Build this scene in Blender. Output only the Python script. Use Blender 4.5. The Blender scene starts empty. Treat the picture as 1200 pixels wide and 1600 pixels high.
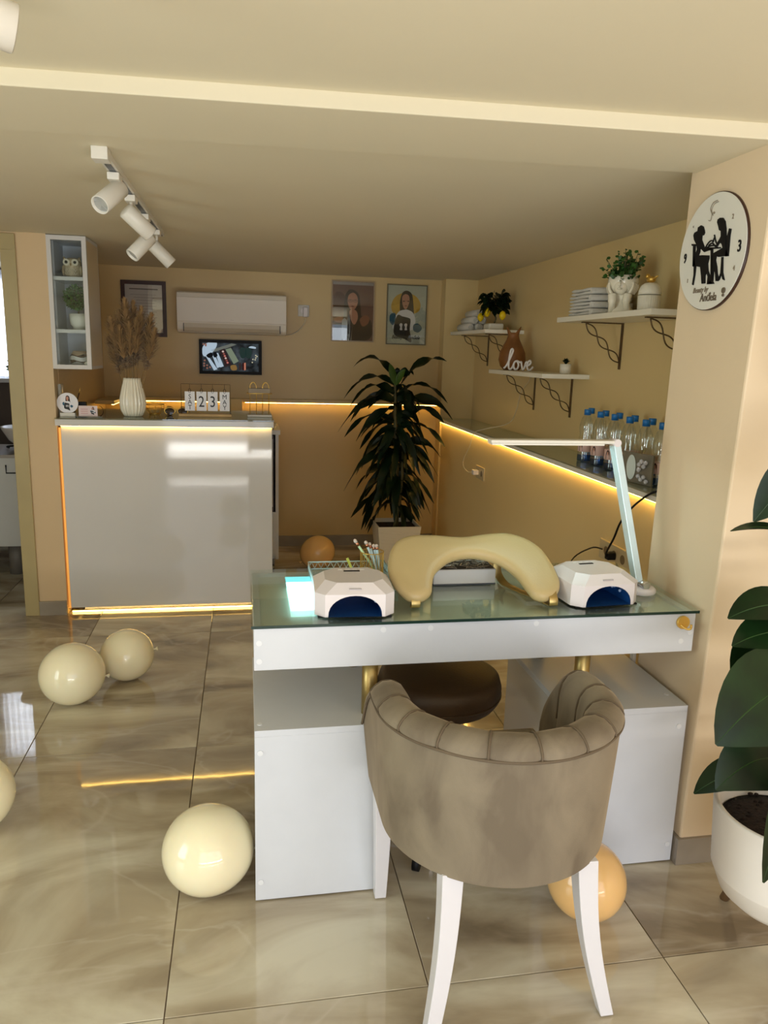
import bpy, math, random
from mathutils import Vector, Matrix
from math import sin, cos, pi, radians as R

SC = bpy.context.scene
COL = SC.collection

# ------------------------------------------------------------------ camera
def make_camera():
    p, r, y = R(11.8), R(1.65), R(-10.5)
    f = Vector((-sin(y)*cos(p), cos(y)*cos(p), -sin(p)))
    r0 = Vector((cos(y), sin(y), 0)); u0 = r0.cross(f)
    rt = cos(r)*r0 + sin(r)*u0; up = cos(r)*u0 - sin(r)*r0
    cd = bpy.data.cameras.new('camera'); co = bpy.data.objects.new('camera', cd); COL.objects.link(co)
    m = Matrix((rt, up, -f)).transposed().to_4x4(); m.translation = (0, 0, 1.463)
    co.matrix_world = m
    cd.sensor_fit = 'VERTICAL'; cd.sensor_height = 36; cd.lens = 1188/1600*36
    cd.clip_start = 0.05
    SC.camera = co
make_camera()

# ------------------------------------------------------------------ view, world, lights
SC.view_settings.view_transform = 'Standard'
SC.view_settings.look = 'None'
SC.view_settings.gamma = 1
SC.view_settings.use_curve_mapping = False
SC.view_settings.exposure = 0.12
W = bpy.data.worlds.new('world'); SC.world = W; W.use_nodes = True
W.node_tree.nodes['Background'].inputs[0].default_value = (0.75, 0.85, 1.0, 1)
W.node_tree.nodes['Background'].inputs[1].default_value = 1.0

def area(name, loc, target, sx, sy, power, col):
    d = bpy.data.lights.new(name, 'AREA'); d.shape = 'RECTANGLE'; d.size = sx; d.size_y = sy
    d.energy = power; d.color = col
    o = bpy.data.objects.new(name, d); COL.objects.link(o)
    o.location = loc
    o.rotation_euler = (Vector(target)-Vector(loc)).to_track_quat('-Z', 'Z').to_euler()
    return o
# daylight through the shop front behind the camera
area('shopfront_daylight', (0.6, -1.32, 1.0), (0.6, 3, 1.4), 3.2, 1.7, 30, (0.97, 0.97, 1.04))
# added upward fill at floor level, brightens the ceiling like light off the ground
area('ceiling_fill', (0.6, -1.30, 0.2), (0.6, -0.6, 1.5), 3.1, 0.3, 54, (1.0, 0.97, 0.90))
# greenish daylight through the side window on the left
area('side_window_daylight', (-2.98, 0.3, 1.25), (1.0, 0.3, 1.22), 2.0, 1.3, 42, (0.87, 1.0, 0.95))
# daylight behind the curtain of the washroom window
area('washroom_daylight', (-1.63, 6.42, 1.6), (-1.63, 5, 1.5), 0.75, 0.7, 14, (0.9, 0.95, 1.0))

# ------------------------------------------------------------------ materials
def lin(c):
    return tuple(((v/255)/12.92 if v/255 <= 0.04045 else ((v/255+0.055)/1.055)**2.4) for v in c)
MATS = {}
def mat(name, col, rough=0.5, metal=0.0, var=0.04, scale=8.0, bump=0.0, bscale=60.0, coat=0.0, spec=0.5,
        trans=0.0, ior=1.45, alpha=1.0, sheen=0.0, emis=None, estr=0.0, sss=0.0):
    if name in MATS: return MATS[name]
    m = bpy.data.materials.new(name); m.use_nodes = True
    nt = m.node_tree; b = nt.nodes['Principled BSDF']
    c = lin(col)
    if var > 0:
        tc = nt.nodes.new('ShaderNodeTexCoord'); nz = nt.nodes.new('ShaderNodeTexNoise')
        nz.inputs['Scale'].default_value = scale; nz.inputs['Detail'].default_value = 3
        nt.links.new(tc.outputs['Object'], nz.inputs['Vector'])
        rp = nt.nodes.new('ShaderNodeValToRGB')
        rp.color_ramp.elements[0].position = 0.3; rp.color_ramp.elements[1].position = 0.7
        rp.color_ramp.elements[0].color = tuple(v*(1-var) for v in c)+(1,)
        rp.color_ramp.elements[1].color = tuple(min(1, v*(1+var)) for v in c)+(1,)
        nt.links.new(nz.outputs['Fac'], rp.inputs['Fac']); nt.links.new(rp.outputs['Color'], b.inputs['Base Color'])
    else:
        b.inputs['Base Color'].default_value = c+(1,)
    if bump > 0:
        tc2 = nt.nodes.new('ShaderNodeTexCoord'); n2 = nt.nodes.new('ShaderNodeTexNoise')
        n2.inputs['Scale'].default_value = bscale; n2.inputs['Detail'].default_value = 4
        nt.links.new(tc2.outputs['Object'], n2.inputs['Vector'])
        bp = nt.nodes.new('ShaderNodeBump'); bp.inputs['Strength'].default_value = bump; bp.inputs['Distance'].default_value = 0.01
        nt.links.new(n2.outputs['Fac'], bp.inputs['Height']); nt.links.new(bp.outputs['Normal'], b.inputs['Normal'])
    b.inputs['Roughness'].default_value = rough; b.inputs['Metallic'].default_value = metal
    b.inputs['Coat Weight'].default_value = coat; b.inputs['Coat Roughness'].default_value = 0.04
    b.inputs['Specular IOR Level'].default_value = spec
    b.inputs['Transmission Weight'].default_value = trans; b.inputs['IOR'].default_value = ior
    b.inputs['Alpha'].default_value = alpha
    if sheen: b.inputs['Sheen Weight'].default_value = sheen; b.inputs['Sheen Roughness'].default_value = 0.4
    if sss:
        b.inputs['Subsurface Weight'].default_value = sss; b.inputs['Subsurface Radius'].default_value = (1, .7, .4); b.inputs['Subsurface Scale'].default_value = 0.03
    if emis:
        b.inputs['Emission Color'].default_value = lin(emis)+(1,); b.inputs['Emission Strength'].default_value = estr
    MATS[name] = m
    return m

M_WALL = mat('beige_paint', (228, 207, 175), 0.62, var=0.015, scale=2, bump=0.05, bscale=45, spec=0.3)
M_WALL_S = mat('beige_satin_paint', (222, 197, 142), 0.34, var=0.015, scale=2, bump=0.04, bscale=30, spec=0.4)
M_WALL_B = mat('beige_satin_paint_shaded', (208, 182, 130), 0.34, var=0.015, scale=2, bump=0.04, bscale=30, spec=0.4)  # satin wall paint darkened, the dimmer back of the room put into its colour
M_WALL_L = mat('beige_paint_shaded', (208, 182, 143), 0.5, var=0.015, scale=2, bump=0.05, bscale=45, spec=0.3)  # wall paint darkened, weaker light on the left wall put into its colour
M_CEIL = mat('ceiling_paint', (222, 212, 185), 0.7, var=0.02, scale=1.3, bump=0.04, bscale=25, spec=0.3)
M_TRIM = mat('olive_cream_door_frame', (172, 156, 112), 0.3, var=0.05, scale=5, spec=0.5)
M_GROUT = mat('grout', (120, 104, 84), 0.8, var=0.05)
M_WHITE = mat('white_melamine', (210, 213, 219), 0.38, var=0.015, scale=14, bump=0.02, bscale=120)
M_WHITE_GL = mat('white_gloss_lacquer', (208, 206, 203), 0.06, var=0.012, scale=3, coat=0.1)
M_WHITE_MT = mat('white_painted_metal', (225, 220, 208), 0.35, var=0.02)
M_PLASTIC = mat('white_plastic', (222, 214, 214), 0.3, var=0.02)
M_AC = mat('white_appliance_plastic', (234, 226, 212), 0.4, var=0.01)
M_GOLD = mat('gold_metal', (228, 188, 98), 0.34, 0.85, var=0.04, scale=20)
M_BRASS = mat('brushed_brass', (190, 166, 108), 0.42, 1.0, var=0.08, scale=30)
M_BRONZE = mat('antique_bronze', (104, 84, 58), 0.45, 0.6, var=0.12, scale=40)
M_BLACK = mat('black_plastic', (16, 16, 18), 0.5, spec=0.25, var=0.05)
M_DKWOOD = mat('dark_brown_wood', (62, 36, 24), 0.35, var=0.2, scale=15)
M_WOOD = mat('amber_wood', (134, 86, 42), 0.45, var=0.25, scale=9)
M_CERAM = mat('white_glazed_ceramic', (242, 235, 214), 0.12, var=0.02, coat=0.4)
M_CERAM_M = mat('matte_white_ceramic', (238, 232, 214), 0.5, var=0.03)
M_TOWEL = mat('white_terry_cloth', (248, 243, 230), 0.95, var=0.03, scale=60, bump=0.9, bscale=400, sheen=0.4)
M_CREAM_L = mat('cream_leather', (186, 164, 116), 0.42, var=0.03, scale=6, bump=0.06, bscale=180)
M_BROWN_L = mat('dark_brown_leather', (66, 46, 26), 0.5, var=0.08, scale=10, bump=0.08, bscale=160)
M_CHROME = mat('dark_chrome', (120, 120, 122), 0.18, 1.0, var=0.03)
M_SILVER = mat('silver_metal', (205, 205, 205), 0.16, 1.0, var=0.03)
M_LEAF_D = mat('dark_green_leaf', (15, 32, 14), 0.4, var=0.35, scale=9, spec=0.35)
M_LEAF_Y = mat('young_green_leaf', (62, 88, 26), 0.4, var=0.2, scale=9)
M_LEAF_R = mat('rubber_plant_leaf', (17, 40, 15), 0.34, var=0.4, scale=14, spec=0.35)
M_LEAF_U = mat('rubber_leaf_pale_green', (70, 104, 30), 0.35, var=0.15, scale=14)
M_LEAF_B = mat('boxwood_leaf', (38, 92, 12), 0.55, var=0.4, scale=40)
M_LEAF_E = mat('small_round_green_leaf', (52, 92, 34), 0.45, var=0.4, scale=30)
M_STEM = mat('green_brown_stem', (86, 78, 40), 0.6, var=0.2, scale=20)
M_SOIL = mat('dark_soil', (38, 26, 20), 0.95, var=0.5, scale=60, bump=1.0, bscale=120)
M_LEMON = mat('yellow_lemon_peel', (235, 200, 20), 0.4, var=0.08, scale=20, bump=0.2, bscale=200)
M_PAMPAS = mat('brown_dried_pampas', (166, 132, 86), 0.9, var=0.3, scale=30, sheen=0.2)
M_STRAW = mat('straw_stalk', (150, 120, 70), 0.7, var=0.2)
M_BALLOON = mat('cream_latex', (247, 237, 202), 0.09, var=0.02, scale=3, coat=0.3, sss=0.25)
M_BALLOON_G = mat('tan_latex', (236, 192, 128), 0.14, var=0.02, scale=3, coat=0.3, sss=0.25)
M_PINE = mat('light_wood', (206, 170, 116), 0.5, var=0.12, scale=16)
M_BLUECAP = mat('blue_plastic_cap', (30, 112, 182), 0.35, var=0.05)
M_WALNUT = mat('pot_leg_wood', (128, 98, 66), 0.5, var=0.2, scale=18)
M_GREY_T = mat('grey_tile_skirting', (150, 140, 126), 0.2, var=0.12, scale=6)
M_PAPER = mat('printed_paper', (214, 206, 204), 0.6, var=0.02)
M_CARD = mat('white_card', (236, 234, 236), 0.55, var=0.01)
M_INK = mat('black_ink', (20, 20, 22), 0.5, var=0.0)
M_SKIN = mat('print_skin', (196, 140, 116), 0.6, var=0.03)
M_HAIR = mat('print_dark_hair', (46, 28, 24), 0.6, var=0.1)
M_CURTAIN = mat('sheer_white_curtain', (236, 238, 244), 0.8, var=0.02)
M_SILLGREY = mat('dark_grey_wall_tile', (92, 82, 76), 0.35, var=0.1, scale=4)
M_ACRYL = mat('clear_acrylic', (240, 252, 255), 0.04, var=0.0, trans=0.85, ior=1.3)
M_LEDW = mat('warm_led_strip', (255, 214, 120), 0.5, var=0, emis=(255, 205, 104), estr=15)
M_LEDS = mat('dim_amber_strip', (255, 190, 100), 0.5, var=0, emis=(255, 176, 80), estr=0.45)
M_LEDC = mat('cool_led_panel', (240, 250, 255), 0.5, var=0, emis=(206, 248, 250), estr=16)
M_PATCH = mat('glowing_light_patch', (240, 250, 255), 0.4, var=0, emis=(200, 248, 252), estr=2.2)  # glow put in for the bright patch on the desk glass
M_PATCHC = mat('glowing_patch_cyan_band', (120, 230, 240), 0.4, var=0, emis=(120, 226, 238), estr=0.8)
M_CABLE_W = mat('white_cable', (214, 204, 180), 0.5, var=0)
M_MIRROR = mat('mirror_glass', (200, 206, 208), 0.05, 1.0, var=0)
M_CRYSTAL = mat('crystal_bead', (245, 245, 250), 0.02, var=0, trans=0.6, ior=1.6)
M_STONEBOWL = mat('striped_bowl_glaze', (206, 200, 190), 0.25, var=0.05)

def glass_mat(name, tint, rough=0.0, refl=0.10):
    """thin clear pane: mostly transparent, a fresnel share mirrored"""
    m = bpy.data.materials.new(name); m.use_nodes = True; nt = m.node_tree
    nt.nodes.clear()
    out = nt.nodes.new('ShaderNodeOutputMaterial'); mix = nt.nodes.new('ShaderNodeMixShader')
    tr = nt.nodes.new('ShaderNodeBsdfTransparent'); gl = nt.nodes.new('ShaderNodeBsdfGlossy'); fr = nt.nodes.new('ShaderNodeFresnel')
    ge = nt.nodes.new('ShaderNodeNewGeometry'); ma = nt.nodes.new('ShaderNodeMath'); ma.operation = 'MULTIPLY_ADD'
    ma.inputs[1].default_value = 0.6667-1.5; ma.inputs[2].default_value = 1.5
    nt.links.new(ge.outputs['Backfacing'], ma.inputs[0]); nt.links.new(ma.outputs[0], fr.inputs['IOR'])
    ad = nt.nodes.new('ShaderNodeMath'); ad.operation = 'ADD'; ad.inputs[1].default_value = refl
    tr.inputs[0].default_value = lin(tint)+(1,); gl.inputs['Roughness'].default_value = rough
    gl.inputs['Color'].default_value = (0.9, 0.95, 0.95, 1)
    nt.links.new(fr.outputs[0], ad.inputs[0]); nt.links.new(ad.outputs[0], mix.inputs[0])
    nt.links.new(tr.outputs[0], mix.inputs[1]); nt.links.new(gl.outputs[0], mix.inputs[2]); nt.links.new(mix.outputs[0], out.inputs[0])
    MATS[name] = m; return m
M_GLASS_DESK = glass_mat('greenish_desk_glass', (246, 250, 246), 0.0, 0.06)
M_GLASS = glass_mat('clear_glass', (240, 246, 244), 0.0, 0.03)
M_PANE = glass_mat('picture_glass', (250, 250, 248), 0.0, 0.04)
M_PET = glass_mat('clear_bottle_plastic', (248, 250, 250), 0.03, 0.08)
M_GLASS_CAB = glass_mat('cabinet_door_glass', (246, 250, 251), 0.0, -0.01)

def marble():
    m = bpy.data.materials.new('polished_beige_marble'); m.use_nodes = True; nt = m.node_tree; b = nt.nodes['Principled BSDF']
    N = nt.nodes.new; L = nt.links.new
    tc = N('ShaderNodeTexCoord'); oi = N('ShaderNodeObjectInfo')
    mul = N('ShaderNodeVectorMath'); mul.operation = 'SCALE'; mul.inputs[0].default_value = (37, 91, 17)
    L(oi.outputs['Random'], mul.inputs['Scale'])
    add = N('ShaderNodeVectorMath'); add.operation = 'ADD'; L(tc.outputs['Object'], add.inputs[0]); L(mul.outputs[0], add.inputs[1])
    rot = N('ShaderNodeMapping'); rot.inputs['Rotation'].default_value = (0, 0, 0.6); rot.inputs['Scale'].default_value = (1.0, 2.3, 1)
    L(add.outputs[0], rot.inputs[0])
    n1 = N('ShaderNodeTexNoise'); n1.inputs['Scale'].default_value = 1.5; n1.inputs['Detail'].default_value = 6; n1.inputs['Distortion'].default_value = 1.0
    L(rot.outputs[0], n1.inputs['Vector'])
    r1 = N('ShaderNodeValToRGB'); e = r1.color_ramp.elements
    e[0].position = 0.34; e[0].color = lin((136, 121, 99))+(1,)
    e[1].position = 0.66; e[1].color = lin((214, 207, 184))+(1,)
    k = r1.color_ramp.elements.new(0.5); k.color = lin((184, 171, 146))+(1,)
    L(n1.outputs['Fac'], r1.inputs[0])
    n2 = N('ShaderNodeTexNoise'); n2.inputs['Scale'].default_value = 1.1; n2.inputs['Detail'].default_value = 4; n2.inputs['Distortion'].default_value = 1.6
    L(rot.outputs[0], n2.inputs['Vector'])
    sb = N('ShaderNodeMath'); sb.operation = 'SUBTRACT'; sb.inputs[1].default_value = 0.5; L(n2.outputs['Fac'], sb.inputs[0])
    ab = N('ShaderNodeMath'); ab.operation = 'ABSOLUTE'; L(sb.outputs[0], ab.inputs[0])
    r2 = N('ShaderNodeValToRGB'); r2.color_ramp.elements[0].color = (1, 1, 1, 1); r2.color_ramp.elements[1].color = (0, 0, 0, 1); r2.color_ramp.elements[1].position = 0.03
    L(ab.outputs[0], r2.inputs[0])
    sc = N('ShaderNodeMath'); sc.operation = 'MULTIPLY'; sc.inputs[1].default_value = 0.22; L(r2.outputs[0], sc.inputs[0])
    mx = N('ShaderNodeMix'); mx.data_type = 'RGBA'; L(sc.outputs[0], mx.inputs['Factor']); L(r1.outputs[0], mx.inputs['A']); mx.inputs['B'].default_value = lin((222, 214, 198))+(1,)
    L(mx.outputs['Result'], b.inputs['Base Color'])
    n3 = N('ShaderNodeTexNoise'); n3.inputs['Scale'].default_value = 7; L(tc.outputs['Object'], n3.inputs['Vector'])
    bp = N('ShaderNodeBump'); bp.inputs['Strength'].default_value = 0.02; bp.inputs['Distance'].default_value = 0.01; L(n3.outputs['Fac'], bp.inputs['Height'])
    L(bp.outputs['Normal'], b.inputs['Normal'])
    b.inputs['Roughness'].default_value = 0.035; b.inputs['Specular IOR Level'].default_value = 0.8
    return m
M_MARBLE = marble()

def velvet():
    m = bpy.data.materials.new('taupe_velvet'); m.use_nodes = True; nt = m.node_tree; b = nt.nodes['Principled BSDF']
    N = nt.nodes.new; L = nt.links.new
    tc = N('ShaderNodeTexCoord'); mp = N('ShaderNodeMapping'); mp.inputs['Scale'].default_value = (1.6, 1.6, 0.75); L(tc.outputs['Object'], mp.inputs[0])
    n1 = N('ShaderNodeTexNoise'); n1.inputs['Scale'].default_value = 5.5; n1.inputs['Detail'].default_value = 5; n1.inputs['Distortion'].default_value = 0.7
    L(mp.outputs[0], n1.inputs['Vector'])
    r1 = N('ShaderNodeValToRGB'); e = r1.color_ramp.elements
    e[0].position = 0.36; e[0].color = lin((106, 94, 77))+(1,); e[1].position = 0.52; e[1].color = lin((124, 112, 93))+(1,)
    k = r1.color_ramp.elements.new(0.72); k.color = lin((136, 124, 103))+(1,)
    L(n1.outputs['Fac'], r1.inputs[0]); L(r1.outputs[0], b.inputs['Base Color'])
    n2 = N('ShaderNodeTexNoise'); n2.inputs['Scale'].default_value = 350; L(tc.outputs['Object'], n2.inputs['Vector'])
    bp = N('ShaderNodeBump'); bp.inputs['Strength'].default_value = 0.2; bp.inputs['Distance'].default_value = 0.002; L(n2.outputs['Fac'], bp.inputs['Height']); L(bp.outputs['Normal'], b.inputs['Normal'])
    b.inputs['Roughness'].default_value = 0.85; b.inputs['Sheen Weight'].default_value = 0.35; b.inputs['Sheen Roughness'].default_value = 0.35
    b.inputs['Sheen Tint'].default_value = lin((230, 205, 170))+(1,)
    return m
M_VELVET = velvet()
M_PIPING = mat('brown_seam_cord', (98, 84, 66), 0.8, var=0.1)

def curtain_mat():
    m = bpy.data.materials.new('translucent_curtain'); m.use_nodes = True; nt = m.node_tree; nt.nodes.clear()
    out = nt.nodes.new('ShaderNodeOutputMaterial'); mix = nt.nodes.new('ShaderNodeMixShader'); mix.inputs[0].default_value = 0.6
    d = nt.nodes.new('ShaderNodeBsdfDiffuse'); t = nt.nodes.new('ShaderNodeBsdfTranslucent')
    d.inputs[0].default_value = (.85, .86, .9, 1); t.inputs[0].default_value = (.85, .88, .95, 1)
    nt.links.new(d.outputs[0], mix.inputs[1]); nt.links.new(t.outputs[0], mix.inputs[2]); nt.links.new(mix.outputs[0], out.inputs[0])
    return m
M_SHEER = curtain_mat()

# ------------------------------------------------------------------ mesh helpers
class MB:
    def __init__(s): s.v = []; s.f = []; s.sm = []
    def add(s, vs, fs, smooth=False):
        o = len(s.v); s.v += [Vector(v) for v in vs]
        for f in fs: s.f.append(tuple(i+o for i in f)); s.sm.append(smooth)
        return s
    def box(s, x0, x1, y0, y1, z0, z1, M=None):
        vs = [Vector((x, y, z)) for z in (z0, z1) for y in (y0, y1) for x in (x0, x1)]
        if M is not None: vs = [M @ v for v in vs]
        return s.add(vs, [(0, 2, 3, 1), (4, 5, 7, 6), (0, 1, 5, 4), (2, 6, 7, 3), (0, 4, 6, 2), (1, 3, 7, 5)])
    def tube(s, pts, rad, n=8, closed=False, flat=None):
        pts = [Vector(p) for p in pts]; k = len(pts)
        if not hasattr(rad, '__len__'): rad = [rad]*k
        vs = []; prev = None
        for i, p in enumerate(pts):
            if closed: t = pts[(i+1) % k]-pts[i-1]
            else: t = pts[min(i+1, k-1)]-pts[max(i-1, 0)]
            t = t.normalized() if t.length > 1e-9 else Vector((0, 0, 1))
            if prev is None:
                a = Vector((0, 0, 1)) if abs(t.z) < 0.9 else Vector((1, 0, 0))
                u = t.cross(a).normalized()
            else:
                u = (prev-t*prev.dot(t)).normalized()
            prev = u; w = t.cross(u)
            for j in range(n):
                a = 2*pi*j/n
                vs.append(p+(u*cos(a)+w*sin(a))*rad[i])
        fs = []
        for i in range(k if closed else k-1):
            for j in range(n):
                a = i*n+j; b = i*n+(j+1) % n; c = ((i+1) % k)*n+(j+1) % n; d = ((i+1) % k)*n+j
                fs.append((a, b, c, d))
        s.add(vs, fs, n > 5)
        if not closed:
            o = len(s.v)-len(vs)
            s.f.append(tuple(o+j for j in reversed(range(n)))); s.sm.append(False)
            s.f.append(tuple(o+(k-1)*n+j for j in range(n))); s.sm.append(False)
        return s
    def lathe(s, prof, n=32, c=(0, 0, 0), rib=0, ribd=0.0, M=None, sq=False):
        """prof: list of (r, z). rib: number of vertical ribs"""
        vs = []
        for r, z in prof:
            for j in range(n):
                a = 2*pi*j/n
                rr = r*(1+(ribd*cos(rib*a) if rib else 0))
                vs.append(Vector((c[0]+rr*cos(a), c[1]+rr*sin(a), c[2]+z)))
        if M is not None: vs = [M @ v for v in vs]
        fs = []
        for i in range(len(prof)-1):
            for j in range(n):
                fs.append((i*n+j, i*n+(j+1) % n, (i+1)*n+(j+1) % n, (i+1)*n+j))
        s.add(vs, fs, True)
        o = len(s.v)-len(vs); k = len(prof)
        if prof[0][0] > 1e-5: s.f.append(tuple(o+j for j in reversed(range(n)))); s.sm.append(False)
        if prof[-1][0] > 1e-5: s.f.append(tuple(o+(k-1)*n+j for j in range(n))); s.sm.append(False)
        return s
    def sphere(s, c, r, n=16, m=10, sc=(1, 1, 1), M=None):
        vs = []; fs = []
        for i in range(m+1):
            th = pi*i/m
            for j in range(n):
                a = 2*pi*j/n
                v = Vector((r*sc[0]*sin(th)*cos(a), r*sc[1]*sin(th)*sin(a), r*sc[2]*cos(th)))
                if M is not None: v = M @ v
                vs.append(Vector(c)+v)
        for i in range(m):
            for j in range(n): fs.append((i*n+j, (i+1)*n+j, (i+1)*n+(j+1) % n, i*n+(j+1) % n))
        return s.add(vs, fs, True)
    def prism(s, pts, d, M=None):
        """pts 2d polygon in (x,z); extruded along +y by d; M maps local to world"""
        k = len(pts)
        vs = [Vector((p[0], 0, p[1])) for p in pts]+[Vector((p[0], d, p[1])) for p in pts]
        if M is not None: vs = [M @ v for v in vs]
        fs = [tuple(range(k)), tuple(reversed(range(k, 2*k)))]
        for i in range(k): fs.append((i, i+k, (i+1) % k+k, (i+1) % k))
        return s.add(vs, fs)
    def build(s, name, m, parent=None, loc=None, bevel=0.0, seg=2, fix=True, subsurf=0):
        if loc is None: loc = org(parent) if parent else Vector((0, 0, 0))
        loc = Vector(loc)
        me = bpy.data.meshes.new(name)
        me.from_pydata([tuple(v-loc) for v in s.v], [], s.f)
        me.polygons.foreach_set('use_smooth', s.sm)
        if fix:
            import bmesh
            bm = bmesh.new(); bm.from_mesh(me); bmesh.ops.remove_doubles(bm, verts=bm.verts, dist=1e-6)
            bmesh.ops.recalc_face_normals(bm, faces=bm.faces); bm.to_mesh(me); bm.free()
        me.materials.append(m)
        o = bpy.data.objects.new(name, me); COL.objects.link(o)
        if parent: o.parent = parent
        else: o.location = loc
        if bevel:
            b = o.modifiers.new('bevel', 'BEVEL'); b.width = bevel; b.segments = seg; b.limit_method = 'ANGLE'; b.angle_limit = R(40)
        if subsurf:
            b = o.modifiers.new('subsurf', 'SUBSURF'); b.levels = subsurf; b.render_levels = subsurf
        return o
def org(o):
    v = Vector((0, 0, 0))
    while o is not None: v += o.location; o = o.parent
    return v
def tag(o, label=None, cat=None, group=None, kind=None):
    if label: o['label'] = label
    if cat: o['category'] = cat
    if group: o['group'] = group
    if kind: o['kind'] = kind
    return o
def thing(name, loc, label, cat, group=None):
    o = bpy.data.objects.new(name, None); COL.objects.link(o); o.location = loc; o.empty_display_size = 0.05
    return tag(o, label, cat, group)
def copy_tree(o, parent=None):
    c = o.copy(); COL.objects.link(c); c.parent = parent
    for ch in [x for x in bpy.data.objects if x.parent == o]: copy_tree(ch, c)
    return c
def cr(pts, k=6, closed=False):
    """catmull-rom through 2d or 3d points"""
    P = [Vector(p) for p in pts]; n = len(P); out = []
    rng = range(n if closed else n-1)
    for i in rng:
        if closed: a, b, c, d = P[i-1], P[i], P[(i+1) % n], P[(i+2) % n]
        else: a, b, c, d = P[max(i-1, 0)], P[i], P[i+1], P[min(i+2, n-1)]
        for j in range(k):
            t = j/k
            out.append(0.5*((2*b)+(c-a)*t+(2*a-5*b+4*c-d)*t*t+(3*b-a-3*c+d)*t**3))
    if not closed: out.append(P[-1])
    return out
def text(name, s, size, m, parent, M, depth=0.0008, sx=1.0, shear=0.0, bold=0.0, align='CENTER', space=1.0):
    """lettering as a thin mesh; M maps the text's XY plane into the world"""
    cu = bpy.data.curves.new(name, 'FONT'); cu.body = s; cu.size = size; cu.extrude = depth; cu.shear = shear; cu.offset = bold
    cu.align_x = align; cu.align_y = 'CENTER'; cu.space_character = space; cu.resolution_u = 3
    tmp = bpy.data.objects.new(name+'_tmp', cu); COL.objects.link(tmp)
    dg = bpy.context.evaluated_depsgraph_get(); me = bpy.data.meshes.new_from_object(tmp.evaluated_get(dg))
    bpy.data.objects.remove(tmp); bpy.data.curves.remove(cu)
    loc = org(parent)
    S = Matrix.Diagonal((sx, 1, 1, 1))
    for v in me.vertices: v.co = (M @ S @ v.co)-loc
    me.materials.clear(); me.materials.append(m)
    o = bpy.data.objects.new(name, me); COL.objects.link(o); o.parent = parent
    return o
def frame(o, ex, ey, ez):
    """matrix with columns ex, ey, ez at origin o"""
    m = Matrix((Vector(ex), Vector(ey), Vector(ez))).transposed().to_4x4(); m.translation = Vector(o); return m
def facing_cam(x, y, z):      # text plane facing -Y
    return frame((x, y, z), (1, 0, 0), (0, 0, 1), (0, -1, 0))

# ------------------------------------------------------------------ the room shell
GX0, GDX, GY0, GDY = 0.415, 0.605, 1.482, 1.203
fl = MB().box(-3.4, 3.2, -1.5, 6.6, -0.06, -0.004).build('floor', M_GROUT); tag(fl, kind='structure')
tm = None
for i in range(-6, 5):
    for j in range(-4, 5):
        x0 = GX0+GDX*i; y0 = GY0+GDY*j
        x1, y1 = x0+GDX, y0+GDY
        if x1 < -3.2 or x0 > 2.9 or y1 < -1.3 or y0 > 6.3: continue
        if tm is None:
            t = MB().box(0, GDX-0.003, 0, GDY-0.003, -0.012, 0).build('tile', M_MARBLE, None, (0, 0, 0), bevel=0.0008, seg=1)
            t.parent = fl; t.location = (x0+0.0015, y0+0.0015, 0); tm = t
        else:
            c = tm.copy(); COL.objects.link(c); c.parent = fl; c.location = (x0+0.0015, y0+0.0015, 0)

def S(name, mb, m, parent=None, bevel=0.0, loc=None):
    o = mb.build(name, m, parent, loc, bevel=bevel)
    if not parent: tag(o, kind='structure')
    return o
# ceilings
XR, XL, YB, YW, YP = 1.68, -0.955, 5.68, 4.24, 1.8
S('ceiling', MB().box(-3.2, 3.0, -1.4, 1.95, 2.016, 2.1), M_CEIL)
bm_ = MB()
bv = [(-3.2, 1.96), (3.0, 1.66), (3.0, 2.0), (-3.2, 2.33)]
vs = [(x, y, 1.981) for x, y in bv]+[(x, y, 2.1) for x, y in bv]
bm_.add(vs, [(0, 3, 2, 1), (4, 5, 6, 7), (0, 1, 5, 4), (1, 2, 6, 5), (2, 3, 7, 6), (3, 0, 4, 7)])
S('ceiling_beam', bm_, M_CEIL, bevel=0.003)
S('ceiling_alcove', MB().box(-3.2, 2.2, 1.98, 6.6, 2.0, 2.09), M_CEIL)
# walls
S('wall_back', MB().box(-1.2, 2.0, YB, YB+0.12, 0, 2.02), M_WALL_B)
S('wall_column', MB().box(1.437, 1.8, 5.555, YB+0.02, 0, 2.01), M_WALL_S)
S('wall_right', MB().box(XR, XR+0.15, 1.9, YB+0.1, 0, 2.01), M_WALL_S)
S('wall_right_lower', MB().box(1.45, XR+0.01, 2.0, 5.56, 0, 0.972), M_WALL_S)
S('wall_left', MB().box(-1.118, XL-0.02, YW, YW+0.10, 0, 2.01).box(-1.118, -0.974, YW+0.1, YB+0.05, 0, 2.01), M_WALL_L)
S('wall_left_far', MB().box(-3.2, -1.98, YW, YW+0.1, 0, 2.01).box(-2.0, -1.1, YW+0.001, YW+0.1, 1.99, 2.01), M_WALL_L)
# pillar, slightly out of plumb
pv = [(1.255, 1.815, 0), (1.255, 2.155, 0), (3.0, 2.155, 0), (3.0, 1.815, 0), (1.243, 1.735, 2.02), (1.25, 2.118, 2.02), (3.0, 2.118, 2.02), (3.0, 1.735, 2.02)]
S('wall_pillar', MB().add(pv, [(0, 3, 2, 1), (4, 5, 6, 7), (0, 4, 7, 3), (1, 2, 6, 5), (0, 1, 5, 4), (2, 3, 7, 6)]), M_WALL, bevel=0.006)
S('wall_side_right', MB().box(2.6, 2.75, -1.4, 1.9, 0, 2.05), M_WALL)
S('wall_side_left', MB().box(-3.2, -3.05, -1.4, -0.8, 0, 2.05).box(-3.2, -3.05, 1.4, 6.6, 0, 2.05).box(-3.2, -3.05, -0.8, 1.4, 0, 0.5).box(-3.2, -3.05, -0.8, 1.4, 1.92, 2.05), M_WALL)
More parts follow.
